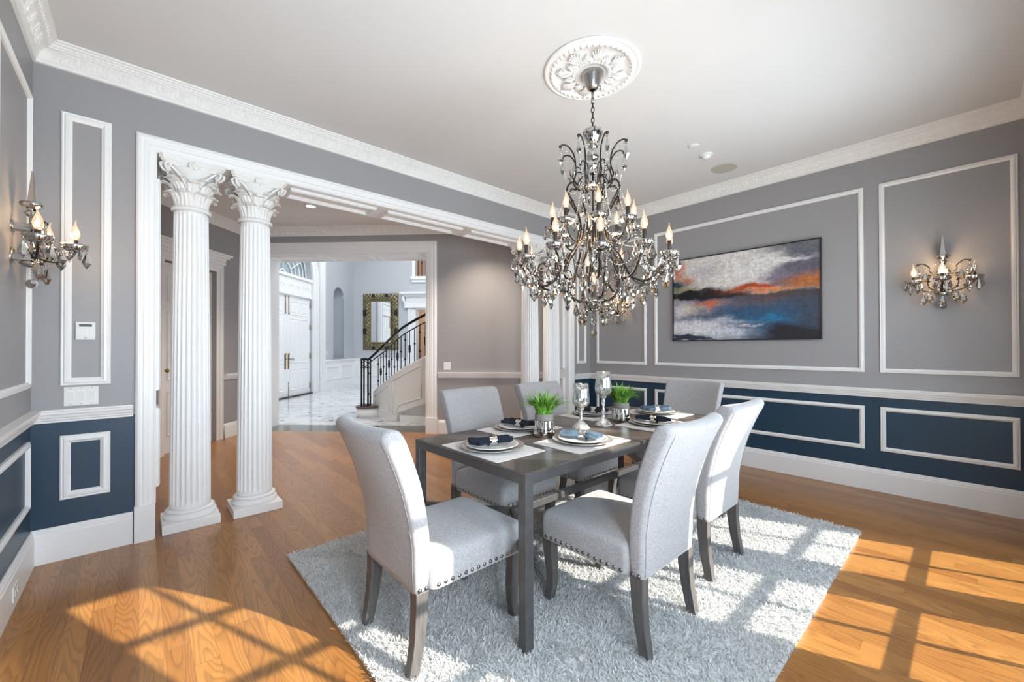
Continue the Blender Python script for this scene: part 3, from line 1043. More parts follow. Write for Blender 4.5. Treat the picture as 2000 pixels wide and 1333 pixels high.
# panelled door in the left wall of the vestibule
X0 = foyX('L', 5.06, 0, -.07, XE)
d1 = bpy.data.objects.new('door_1', None); COL.objects.link(d1); d1.matrix_world = X0; d1['kind'] = 'structure'
obj('door_leaf', panelled_leaf(.80, 2.31, ((.10, .36), (.44, .70)), ((.2, .75), (.88, 1.72), (1.84, 2.16))), M['white'], d1)
mb = MB(); mb.lathe([(.02, 0), (.022, .004), (.01, .01), (.01, .03), (.024, .045), (.024, .055), (.012, .065), (0, .067)], 16, c=(-.34, 1.0, 0))
obj('door_knob', mb, M['brass'], d1)
mb = MB()
v, f = [], []
for d, h in CAS:
    v += [(4.555 + d, h, .0), (4.555 + d, h, 2.425 - d), (5.565 - d, h, 2.425 - d), (5.565 - d, h, 0)]
v = [(XE + b_, a_, c_) for a_, b_, c_ in v]
for j in range(len(CAS) - 1):
    for i in range(3):
        f.append((j * 4 + i, j * 4 + i + 1, j * 4 + 5 + i, j * 4 + 4 + i))
mb.add(v, f, X=FM)
mb.box(XE, 4.54, 2.425, XE + .04, 5.58, 2.50, X=FM)
for k, (p_, z0, z1) in enumerate(((.05, 2.50, 2.515), (.075, 2.515, 2.545), (.10, 2.545, 2.572))):
    mb.box(XE, 4.54 - p_ + .04, z0, XE + p_, 5.58 + p_ - .04, z1, X=FM)
for i in range(26):
    mb.ball((XE + .04, 4.57 + i * .0395, 2.465), .012, n=6, X=FM)
trim(mb)

# ------------------------------------------------------------------ two-storey foyer
XL, YK, HF = -6.20, 14.0, 5.8


def holed(mb, y0, y1, z1, holes, X, th=.3, mi=0):
    """wall face in local (u, z) at w=0 with openings (ua, ub, zb, zspring, arched)"""
    u = y0
    def rect(a, b, c, d):
        if b - a > 1e-4 and d - c > 1e-4: mb.box(a, c, -th, b, d, 0, mi, X=X)
    for ua, ub, zb, zs, arch in sorted(holes):
        rect(u, ua, 0, z1); rect(ua, ub, 0, zb)
        if not arch: rect(ua, ub, zs, z1)
        else:
            n, R = 24, (ub - ua) / 2
            for i in range(n):
                a, b = ua + (ub - ua) * i / n, ua + (ub - ua) * (i + 1) / n
                za, zb_ = [zs + math.sqrt(max(0, R * R - (q - ua - R) ** 2)) for q in (a, b)]
                v = [(a, za, 0), (b, zb_, 0), (b, z1, 0), (a, z1, 0), (a, za, -th), (b, zb_, -th), (b, z1, -th), (a, z1, -th)]
                mb.add(v, [(0, 1, 2, 3), (4, 7, 6, 5), (0, 4, 5, 1)], mi, X=X)
        u = ub
    rect(u, y1, 0, z1)


DC, DR = 10.19, 1.10
mb = MB()
XLm = foyX('L', 0, 0, 0, XL)
holed(mb, 6.0, 14.4, HF, [(DC - DR, DC + DR, 0, 3.15, True), (12.52, 13.23, .95, 2.85, True)], XLm)
mb.box(12.4, .9, -.34, 13.35, 3.4, -.305, X=XLm)
struct('wall_foyer_left', mb, M['foyer_wall'])
mb = MB()
mb.grid(lambda a, b: (12.875 + .355 * math.cos(PI * a), (.951 + 1.9 * b), -.30 * math.sin(PI * a)), 20, 1, X=XLm)
mb.grid(lambda a, b: (12.875 + .355 * math.cos(PI * a) * math.cos(b * PI / 2), 2.851 + .355 * math.sin(b * PI / 2), -.30 * math.sin(PI * a) * math.cos(b * PI / 2)), 20, 8, X=XLm)
mb.box(12.45, .93, -.31, 13.3, .951, .015, X=XLm)
trim(mb, M['niche'])
mb = MB()
XKm = foyX('K', 0, 0, 0, YK)
for a, b, c, d in ((-6.5, -4.08, 0, HF), (-4.08, -4.0, 0, 3.70), (-4.0, -2.8, 2.585, 3.70), (-2.8, 1.2, 0, 3.70), (-4.08, -1.0, 4.95, HF), (-1.0, 1.2, 3.70, HF)):
    mb.box(a, c, -.25, b, d, 0, X=XKm)
struct('wall_foyer_back', mb, M['foyer_wall'])
mb = MB(); mb.box(1.2, 6.0, 0, 1.4, 16.6, HF, X=FM); struct('wall_foyer_right', mb, M['foyer_wall'])
mb = MB(); mb.box(-6.6, 6.0, HF, 1.4, 16.6, HF + .1, X=FM); struct('ceiling_foyer', mb, M['foyer_wall'])
mb = MB(); mb.box(-4.6, 16.4, 0, 1.2, 16.6, HF, X=FM); mb.box(-4.9, YK + .25, 0, -4.6, 16.6, HF, X=FM)
struct('wall_beyond', mb, M['peach'])
mb = MB(); mb.box(-4.6, YK + .25, 3.45, 1.2, 16.4, 3.6, X=FM); struct('floor_landing', mb, M['peach'])
light('hall_fill', 'POINT', fw(-3.2, 15.3, 2.3), 40, (1, .85, .7), shadow_soft_size=.2)  # unseen lamp added to brighten the room beyond the doorway
light('landing_fill', 'POINT', fw(-2.6, 15.3, 5.2), 45, (1, .95, .9), shadow_soft_size=.2)  # unseen lamp added to lift the dark gallery wall

# wainscot, baseboard, surrounds
mb = MB()
for a, b in ((11.93, 14.0),):
    mb.box(a, 0, 0, b, .86, .02, X=XLm); mb.box(a, .86, 0, b, .885, .05, X=XLm); mb.box(a, .885, 0, b, .91, .035, X=XLm); mb.box(a, 0, 0, b, .22, .035, X=XLm)
mb.box(-6.2, 0, 0, -4.32, .86, .02, X=XKm); mb.box(-6.2, .86, 0, -4.32, .91, .045, X=XKm); mb.box(-6.2, 0, 0, -4.32, .22, .035, X=XKm)
trim(mb)
for a, b in ((12.02, 12.85), (12.97, 13.85)):
    panel(foyX('L', (a + b) / 2, .50, .02, XL), b - a, .42, SP)
for a, b in ((-6.05, -5.2), (-5.1, -4.42)):
    panel(foyX('K', (a + b) / 2, .50, .02, YK), b - a, .42, SP)
mb = MB()   # pilaster and arched door surround
mb.box(11.62, 0, 0, 11.93, 5.4, .06, X=XLm)
for i in range(4): mb.box(11.655 + i * .065, .3, .06, 11.685 + i * .065, 5.3, .075, X=XLm)
mb.box(11.6, 0, 0, 11.95, .28, .085, X=XLm)
for ra, h in ((DR, .05), (DR + .10, .035), (DR + .19, .05)):
    rb = ra + .085
    for s in (-1, 1):
        a, b = sorted((DC + s * ra, DC + s * rb))
        mb.box(a, 0, 0, b, 3.15, h, X=XLm)
    n = 40
    for i in range(n):
        t0, t1 = PI * i / n, PI * (i + 1) / n
        q = []
        for zz in (0, h):
            for r_, t in ((ra, t0), (ra, t1), (rb, t1), (rb, t0)):
                q.append((DC + r_ * math.cos(t), 3.15 + r_ * math.sin(t), zz))
        mb.add(q, [(4, 5, 6, 7), (0, 4, 7, 3), (1, 2, 6, 5), (0, 1, 5, 4), (2, 3, 7, 6)], X=XLm)
# transom band with carved frieze
mb.box(DC - DR, 2.64, -.28, DC + DR, 3.17, -.02, X=XLm); mb.box(DC - DR, 3.10, -.02, DC + DR, 3.17, .02, X=XLm); mb.box(DC - DR, 2.64, -.02, DC + DR, 2.70, .0, X=XLm)
for i in range(31):
    mb.ball((DC - 1.02 + i * .068, 2.90 + (.02 if i % 2 else -.02), -.02), .030 if i % 5 == 2 else .02, n=8, X=XLm)
trim(mb)
# front double door
X0 = foyX('L', DC, .03, -.06, XL)
d2 = bpy.data.objects.new('door_2', None); COL.objects.link(d2); d2.matrix_world = X0; d2['kind'] = 'structure'
lf = panelled_leaf(1.07, 2.60, ((.12, .48), (.60, .96)), ((.14, .70), (.85, 2.01), (2.10, 2.46)))
mb = MB()
mb.box(-.03, .70, 0, .03, 1.06, .008); mb.lathe([(.012, 0), (.012, .05)], 10, c=(0, .96, 0)); mb.ball((0, 1.08, .004), .03)
mb.box(-.012, .945, .045, .012, .97, .055)
plate = mb.mesh('handle', [M['brass']])
for s in (-1, 1):
    leaf_ = obj('door_leaf', lf, M['white'], d2, X=Matrix.Translation((s * .542, 0, 0)))
    h = obj('handle', plate, None, leaf_, X=Matrix.Translation((-s * .47, 0, .001)))
    if s > 0:
        mb = MB(); mb.box(-.45, .945, .045, -.30, .965, .058); obj('lever', mb, M['brass'], leaf_)
        mb = MB(); mb.tube([(-.47, .36, .012), (-.47, .0, .012)], .008, 6); mb.ball((-.47, .36, .012), .014, n=6); obj('floor_bolt', mb, M['brass'], leaf_)
        for z in (.12, .95, 1.75, 2.35):
            mb = MB(); mb.tube([(.53, z, .01), (.53, z + .16, .01)], .014, 6); obj('hinge', mb, M['brass'], leaf_)
    mb = MB(); mb.tube([(-s * .47, 2.14, .014), (-s * .47, 2.58, .014)], .010, 6); mb.ball((-s * .47, 2.13, .016), .022, n=6); obj('surface_bolt', mb, M['brass'], leaf_)
mb = MB(); mb.box(DC - DR, 0, -.2, DC + DR, .03, .02, X=XLm); trim(mb, M['black'])
# fanlight
X0 = foyX('L', DC, 3.15, -.17, XL)
w5 = bpy.data.objects.new('window_5', None); COL.objects.link(w5); w5.matrix_world = X0; w5['kind'] = 'structure'
mb = MB()
n = 40
mb.add([(0, 0, -.03)] + [(DR * math.cos(PI * i / n), DR * math.sin(PI * i / n), -.03) for i in range(n + 1)], [(0, i + 1, i + 2) for i in range(n)])
obj('pane', mb, M['fanglass'], w5)
mb = MB()
for R in (.14, .40, .58, .76, .93, 1.085):
    mb.tube([(R * math.cos(PI * i / 32), R * math.sin(PI * i / 32), 0) for i in range(33)], .013 if R < 1 else .02, 6)
for k in range(1, 6):
    t = PI * k / 6
    r0 = .14 if k == 3 else .40
    mb.tube([(r0 * math.cos(t), r0 * math.sin(t), 0), (.93 * math.cos(t), .93 * math.sin(t), 0)], .013, 6)
obj('fan_muntins', mb, M['white'], w5)

# carved gilt mirror
t = thing('wall_mirror', 'large mirror in carved gold frame with black inlays, on far foyer wall', 'mirror', X=foyX('K', -5.255, 2.17, .0, YK))
mb = MB()
W2, H2 = .625, .98


def carve(u, v):
    x, y = (u * 2 - 1) * W2, (v * 2 - 1) * H2
    d = min(W2 - abs(x), H2 - abs(y))
    h = .025 + .030 * math.sin(min(1, max(0, d / .25)) * PI)
    h += .014 * math.sin(x * 52) * math.cos(y * 47) + .010 * math.sin(x * 95 + 3 * math.sin(y * 33)) * math.sin(y * 88)
    return (x, y, h if d > .005 else 0)


nu, nv = 70, 108
vv = [carve(i / nu, j / nv) for j in range(nv + 1) for i in range(nu + 1)]
ff = []
for j in range(nv):
    for i in range(nu):
        x, y = ((i + .5) / nu * 2 - 1) * W2, ((j + .5) / nv * 2 - 1) * H2
        if min(W2 - abs(x), H2 - abs(y)) < .255: ff.append((j * (nu + 1) + i, j * (nu + 1) + i + 1, (j + 1) * (nu + 1) + i + 1, (j + 1) * (nu + 1) + i))
mb.add(vv, ff, 0, True)
obj('carved_frame', mb, M['gold'], t)
mb = MB(); mb.frame(.76, 1.47, [(0, 0), (0, .05), (.015, .058), (.03, .05), (.04, .012)], Matrix.Identity(4)); obj('inner_bead', mb, M['brass'], t)
mb = MB(); mb.box(-.37, -.725, .005, .37, .725, .012); obj('mirror_glass', mb, M['mirror'], t)
for x, y in ((-.545, .31), (.545, .31), (-.545, -.33), (.545, -.33), (-.24, .90), (.22, .90), (-.24, -.90), (.22, -.90)):
    mb = MB(); a, b = (.055, .095) if abs(x) > .4 else (.05, .055)
    mb.box(x - a, y - b, .03, x + a, y + b, .074); obj('black_inlay', mb, M['black'], t, .006)
# pedimented doorway and the gallery opening above it
mb = MB()
for x0, w_, h in ((-4.30, .10, .05), (-4.20, .10, .035), (-4.10, .08, .05)):
    mb.box(x0, 0, 0, x0 + w_, 2.66, h, X=XKm); mb.box(x0, 2.585 + (-4.02 - x0 - w_), 0, -2.7, 2.585 + (-4.02 - x0), h, X=XKm)
mb.box(-4.36, 2.68, 0, -2.6, 3.02, .07, X=XKm); mb.box(-4.40, 2.64, 0, -2.6, 2.70, .10, X=XKm)
for z0, z1, o_ in ((3.02, 3.06, .12), (3.06, 3.11, .17), (3.11, 3.17, .23)):
    mb.box(-4.36 - o_ + .07, z0, 0, -2.6, z1, o_, X=XKm)
mb.tube([(-4.44, 3.02, .10), (-4.43, 2.92, .14), (-4.39, 2.80, .08), (-4.38, 2.68, .07), (-4.385, 2.60, .05)], [.05, .06, .035, .045, .02], 8, X=XKm)
for i in range(20): mb.ball((-4.25 + i * .06, 2.86 + .02 * math.sin(i * 2.2), .07), .022, n=6, X=XKm)
mb.box(-4.16, 3.52, 0, -1.0, 3.62, .05, X=XKm); mb.box(-4.18, 3.62, -.25, -1.0, 3.72, .10, X=XKm); mb.box(-4.15, 3.72, -.02, -4.06, 4.96, .03, X=XKm)
trim(mb)
t = thing('gallery_railing', 'dark iron baluster railing in the high gallery opening above the doorway', 'railing', X=foyX('K', -3.95, 3.72, -.12, YK))
mb = MB(); mb.box(-.1, 1.0, -.02, 2.9, 1.04, .02); obj('top_rail', mb, M['iron'], t)
for i in range(20):
    mb = MB(); mb.tube([(i * .13 - .03, 0, 0), (i * .13 - .03, 1.0, 0)], .012, 6)
    if i % 2: mb.ball((i * .13 - .03, .5, 0), .03, n=6)
    obj('baluster', mb, M['iron'], t)

# staircase: curved panelled stringer, steps behind it, iron railing
plan = catmull([(x, y, 0) for x, y in ((-3.02, 7.64), (-2.72, 7.36), (-2.34, 7.02), (-1.95, 6.86), (-1.5, 6.80), (-.9, 6.80), (-.2, 6.80))], 10)
PL = [0]
for i in range(1, len(plan)): PL.append(PL[-1] + (plan[i] - plan[i - 1]).length)


def along(s):
    for i in range(1, len(plan)):
        if s <= PL[i] or i == len(plan) - 1:
            k = (s - PL[i - 1]) / (PL[i] - PL[i - 1])
            p = plan[i - 1].lerp(plan[i], k)
            d = (plan[i] - plan[i - 1]).normalized()
            return p, d, Vector((d.y, -d.x, 0)) * -1


S1 = PL[20]                      # corner where the foot of the stringer leaves the floor
top = lambda s: .44 + .72 * min(1, s / 1.62) + max(0, s - 1.62) * .45
bot = lambda s: 0 if s <= S1 else .15 + (s - S1) * .32
t = thing('staircase', 'curved white staircase with panelled side and black iron railing in the foyer', 'staircase', X=FM)
mb = MB()
ns = 60
v, f = [], []
for i in range(ns + 1):
    s = PL[-1] * i / ns
    p, d, nrm = along(s)
    q = p + nrm * .12
    v += [(p.x, p.y, bot(s)), (p.x, p.y, top(s)), (q.x, q.y, top(s)), (q.x, q.y, bot(s))]
for i in range(ns):
    for k in range(4):
        l = (k + 1) % 4
        f.append((i * 4 + k, i * 4 + 4 + k, i * 4 + 4 + l, i * 4 + l))
f += [(0, 1, 2, 3), (ns * 4 + 3, ns * 4 + 2, ns * 4 + 1, ns * 4)]
mb.add(v, f)
# raised panels following the slope, and the cap
for s0, s1, b0 in ((.07, .66, .13), (.80, 1.42, None), (1.56, 2.3, None), (2.45, 3.0, None)):
    lo = lambda s: (b0 if b0 else bot(s) + .12)
    hi = lambda s: top(s) - .10
    for fa, fb in ((0, 1), (1, 0)):
        pass
    segs = [[(s0 + (s1 - s0) * k / 8, hi) for k in range(9)], [(s0 + (s1 - s0) * k / 8, lo) for k in range(9)]]
    for sg in segs:
        pts = []
        for s, fn in sg:
            p, d, nr = along(s); pts.append((p.x - nr.x * .006, p.y - nr.y * .006, fn(s)))
        mb.tube(pts, .012, 6)
    for s in (s0, s1):
        p, d, nr = along(s); mb.tube([(p.x - nr.x * .006, p.y - nr.y * .006, lo(s)), (p.x - nr.x * .006, p.y - nr.y * .006, hi(s))], .012, 6)
pts = []
for k in range(41):
    s = PL[-1] * k / 40
    p, d, nr = along(s); pts.append((p.x + nr.x * .05, p.y + nr.y * .05, top(s)))
mb.tube(pts, .035, 8)
obj('stringer', mb, M['white'], t)
mb = MB()
for i in range(9):
    s0, s1 = .1 + i * .3, .1 + (i + 1) * .3
    a, _, na = along(s0); b, _, nb = along(min(s1, PL[-1]))
    z = top(s0) - .06
    A2, B2 = a + na * 1.2, b + nb * 1.2
    a, b = a + na * .11, b + nb * .11
    zb = max(0, z - .35)
    mb.add([(a.x, a.y, zb), (b.x, b.y, zb), (B2.x, B2.y, zb), (A2.x, A2.y, zb), (a.x, a.y, z), (b.x, b.y, z), (B2.x, B2.y, z), (A2.x, A2.y, z)],
           [(0, 3, 2, 1), (4, 5, 6, 7), (0, 1, 5, 4), (1, 2, 6, 5), (2, 3, 7, 6), (3, 0, 4, 7)])
obj('steps', mb, M['white'], t)
mb = MB()
v, f = [], []
for i in range(13):
    s = S1 + .03 + (PL[-1] - S1 - .03) * i / 12
    p, d, nr = along(s)
    for off, z in ((.02, 0), (.02, .11), (.9, .11), (.9, 0)):
        v.append((p.x + nr.x * off, p.y + nr.y * off, z))
for i in range(12):
    for k in range(3): f.append((i * 4 + k, i * 4 + 4 + k, i * 4 + 5 + k, i * 4 + k + 1))
f.append((0, 1, 2, 3))
mb.add(v, f)
obj('curb', mb, M['white'], t)
mb = MB()
v, f = [], []
for i in range(13):
    s_ = S1 + .0 + (PL[-1] - S1) * i / 12
    p, d, nr = along(s_)
    for off, z in ((.125, .10), (.125, bot(s_) + .25), (.15, bot(s_) + .25), (.15, .10)): v.append((p.x + nr.x * off, p.y + nr.y * off, z))
for i in range(12):
    for k in range(4): l = (k + 1) % 4; f.append((i * 4 + k, i * 4 + 4 + k, i * 4 + 4 + l, i * 4 + l))
mb.add(v, f)
obj('inner_wall', mb, M['white'], t)
mb = MB(); mb.lathe([(.20, 0), (.20, .165)], 40, c=(-3.06, 7.52, 0)); obj('round_step', mb, M['white'], t)
mb = MB(); mb.lathe([(.215, .166), (.222, .176), (.222, .19), (.215, .197)], 40, c=(-3.06, 7.52, 0)); obj('step_tread', mb, M['brownstone'], t)

rail_z = lambda s: top(s) + .70
nwx, nwy = -3.08, 7.46
mb = MB()
for dx, dy in ((-.06, -.05), (.06, -.05), (-.06, .06), (.06, .06)):
    mb.tube([(nwx + dx, nwy + dy, .197), (nwx + dx, nwy + dy, 1.06)], .016, 6)
mb.tube([(nwx + .05, nwy, .2), (nwx + .05, nwy, 1.0)], .008, 6)
for z in (.42, .8): mb.ball((nwx + .05, nwy, z), .022, n=6)
for z in (.9, 1.04, .22): mb.box(nwx - .075, nwy - .065, z, nwx + .075, nwy + .075, z + .012)
mb.tube([(nwx + .05 * math.cos(a * PI / 8), nwy - .05, .975 + .05 * math.sin(a * PI / 8)) for a in range(17)], .007, 6)
mb.lathe([(.09, 1.055), (.095, 1.065), (.09, 1.08)], 20, c=(nwx, nwy, 0))
obj('newel', mb, M['iron'], t)
pts = [(nwx - .02, nwy, 1.07), (nwx + .08, nwy - .02, 1.075)]
for s in (.30, .42, .6, .85, 1.1, 1.4, 1.7, 2.0, 2.4, 2.8, PL[-1]):
    p, d, nr = along(s); pts.append((p.x + nr.x * .06, p.y + nr.y * .06, max(1.10, rail_z(s) + .04)))
mb = MB(); mb.tube(catmull(pts, 6), .022, 8); obj('handrail', mb, M['iron'], t)
pts = [(nwx + .06, nwy - .02, .99)] + [(x, y, z - .13) for x, y, z in pts[2:]]
mb = MB(); mb.tube(catmull(pts, 6), .010, 6); obj('lower_rail', mb, M['iron'], t)
low = catmull(pts, 6)
for i in range(27):
    s = .10 + i * .105
    if s > PL[-1]: break
    p, d, nr = along(s)
    x, y = p.x + nr.x * .06, p.y + nr.y * .06
    zt = min(low, key=lambda q: (q.x - x) ** 2 + (q.y - y) ** 2).z
    zb = top(s) + .02
    mb = MB(); mb.tube([(x, y, zb), (x, y, zt)], .0085, 6)
    hh = zt - zb
    if i % 3 == 0:
        for q in (.25, .8): mb.ball((x, y, zb + hh * q), .021, n=6)
    elif i % 3 == 1:
        mb.tube([(x, y, zb + hh * .35), (x, y, zb + hh * .38), (x, y, zb + hh * .44), (x, y, zb + hh * .47), (x, y, zb + hh * .53), (x, y, zb + hh * .58), (x, y, zb + hh * .6)],
                [.01, .02, .02, .024, .02, .02, .01], 6)
    else:
        mb.ball((x, y, zb + hh * .55), .021, n=6)
    obj('baluster', mb, M['iron'], t)

# ------------------------------------------------------------------ lamps and plates in ceilings and walls
for i, (x, y) in enumerate(((1.615, 5.62), (3.32, 4.33))):
    t = thing('recessed_light', ('lit recessed ceiling light beyond the second column' if i == 0 else 'lit recessed ceiling light in the vestibule, hidden above the opening'), 'ceiling light', (x, y, ZC - .004))
    mb = MB(); mb.lathe([(.055, 0), (.075, -.003), (.078, .0), (.075, .004)], 32, cap=False); obj('ring', mb, M['white'], t)
    mb = MB(); mb.lathe([(0, .002), (.055, .002)], 24, cap=False); obj('lens', mb, M['canlight'], t)
    light('recessed_lamp', 'SPOT', (x, y, ZC - .02), 130, (1, .87, .72), (0, 0, -1), spot_size=math.radians(110), spot_blend=.8, shadow_soft_size=.05)
t = thing('ceiling_speaker', 'round beige speaker grille flush in the ceiling, nearest the right wall', 'speaker', (4.375, 1.645, ZC))
mb = MB(); mb.lathe([(0, -.004), (.095, -.005), (.112, -.007), (.118, -.004), (.118, .0)], 40, cap=False); obj('grille', mb, M['speaker'], t)
t = thing('smoke_detector', 'small domed white smoke detector on the ceiling, beside the speaker', 'smoke detector', (3.95, 1.645, ZC))
mb = MB(); mb.lathe([(.062, 0), (.062, -.006), (.05, -.010)], 32, cap=False); mb.lathe([(.05, -.010), (.04, -.012), (.036, -.03), (.025, -.038), (0, -.04)], 24, cap=False); obj('housing', mb, M['plastic'], t)
t = thing('ceiling_sprinkler', 'small flat white sprinkler cover on the ceiling, nearest the chandelier medallion', 'sprinkler', (3.69, 1.645, ZC))
mb = MB(); mb.lathe([(.045, 0), (.045, -.006), (.035, -.009), (0, -.009)], 32, cap=False); obj('cover_plate', mb, M['plastic'], t)

t = thing('alarm_keypad', 'white alarm keypad with dark screen inside the tall narrow wall panel', 'keypad', X=wallX('A', -.248, 1.377))
mb = MB(); mb.box(-.043, -.055, 0, .043, .055, .02); obj('keypad_case', mb, M['plastic'], t, .003)
mb = MB(); mb.box(-.028, .027, .0205, .028, .042, .0215); obj('screen', mb, M['lcd'], t)
for r_ in range(2):
    for c_ in range(3):
        mb = MB(); mb.box(-.03 + c_ * .023, -.022 + r_ * .019, .0205, -.013 + c_ * .023, -.010 + r_ * .019, .022); mb.box(-.027 + c_ * .023, -.0165 + r_ * .019, .022, -.018 + c_ * .023, -.0150 + r_ * .019, .0224, 1)
        obj('key', mb, [M['white'], M['greyline']], t)
mb = MB(); mb.box(-.006, -.040, .0205, .006, -.037, .0215); mb.box(-.005, -.047, .0205, .005, -.043, .0215); obj('indicator', mb, M['greyline'], t)


def switch_plate(name, label, cat, X, n, w1=.046, h=.115, group=None):
    t = thing(name, label, cat, X=X)
    W = w1 * n + .012
    mb = MB(); mb.box(-W / 2, -h / 2, 0, W / 2, h / 2, .006); obj('plate', mb, M['plastic'], t, .002)
    for i in range(n):
        x = (i - (n - 1) / 2) * w1
        mb = MB(); mb.box(x - .0165, -.0335, .006, x + .0165, .0335, .008); obj('switch_surround', mb, M['white'], t)
        mb = MB(); mb.add([(x - .014, -.031, .0082), (x + .014, -.031, .0082), (x + .014, .031, .0082), (x - .014, .031, .0082), (x - .014, .031, .012), (x + .014, .031, .012)],
                          [(0, 1, 5, 4), (0, 4, 3), (1, 2, 5), (3, 4, 5, 2)])
        obj('rocker', mb, M['plastic'], t)
        for s in (-1, 1):
            mb = MB(); mb.lathe([(.0028, .006), (.0028, .0072), (0, .0075)], 8, c=(x, s * .048, 0)); obj('screw', mb, M['greyline'], t)
    return t


switch_plate('light_switch', 'white triple rocker switch plate just above the left chair rail', 'light switch', wallX('A', -.265, .977), 3)
switch_plate('light_switch', 'white double switch plate on grey wall beside the foyer opening', 'light switch', foyX('K', -1.27, 1.0, 0, YF0), 2)
switch_plate('light_switch', 'small white switch plate in the foyer between front doors and niche', 'light switch', foyX('L', 12.1, 1.12, 0, XL), 1)
t = thing('wall_outlet', 'white electrical outlet set in the left baseboard near the corner', 'outlet', X=wallX('C', 3.13, .085, .0205))
mb = MB(); mb.box(-.057, -.035, 0, .057, .035, .006); obj('plate', mb, M['plastic'], t, .002)
for s in (-1, 1):
    mb = MB(); mb.box(s * .024 - .015, -.014, .006, s * .024 + .015, .014, .009); obj('socket', mb, M['plastic'], t, .003)
    for k in (-1, 1):
        mb = MB(); mb.box(s * .024 + k * .006 - .0012, -.004, .009, s * .024 + k * .006 + .0012, .006, .0094); obj('slot', mb, M['black'], t)

# ------------------------------------------------------------------ painting
def vnoise(h, w_, seed):
    r = np.random.RandomState(seed)
    def at(gy, gx):
        g = r.rand(gy + 2, gx + 2)
        y = np.linspace(0, gy, h); x = np.linspace(0, gx, w_)
        yi, xi = y.astype(int), x.astype(int)
        fy, fx = (y - yi)[:, None], (x - xi)[None]
        fy, fx = fy * fy * (3 - 2 * fy), fx * fx * (3 - 2 * fx)
        a, b = g[yi][:, xi], g[yi][:, xi + 1]
        c, d = g[yi + 1][:, xi], g[yi + 1][:, xi + 1]
        return (a * (1 - fx) + b * fx) * (1 - fy) + (c * (1 - fx) + d * fx) * fy
    return at


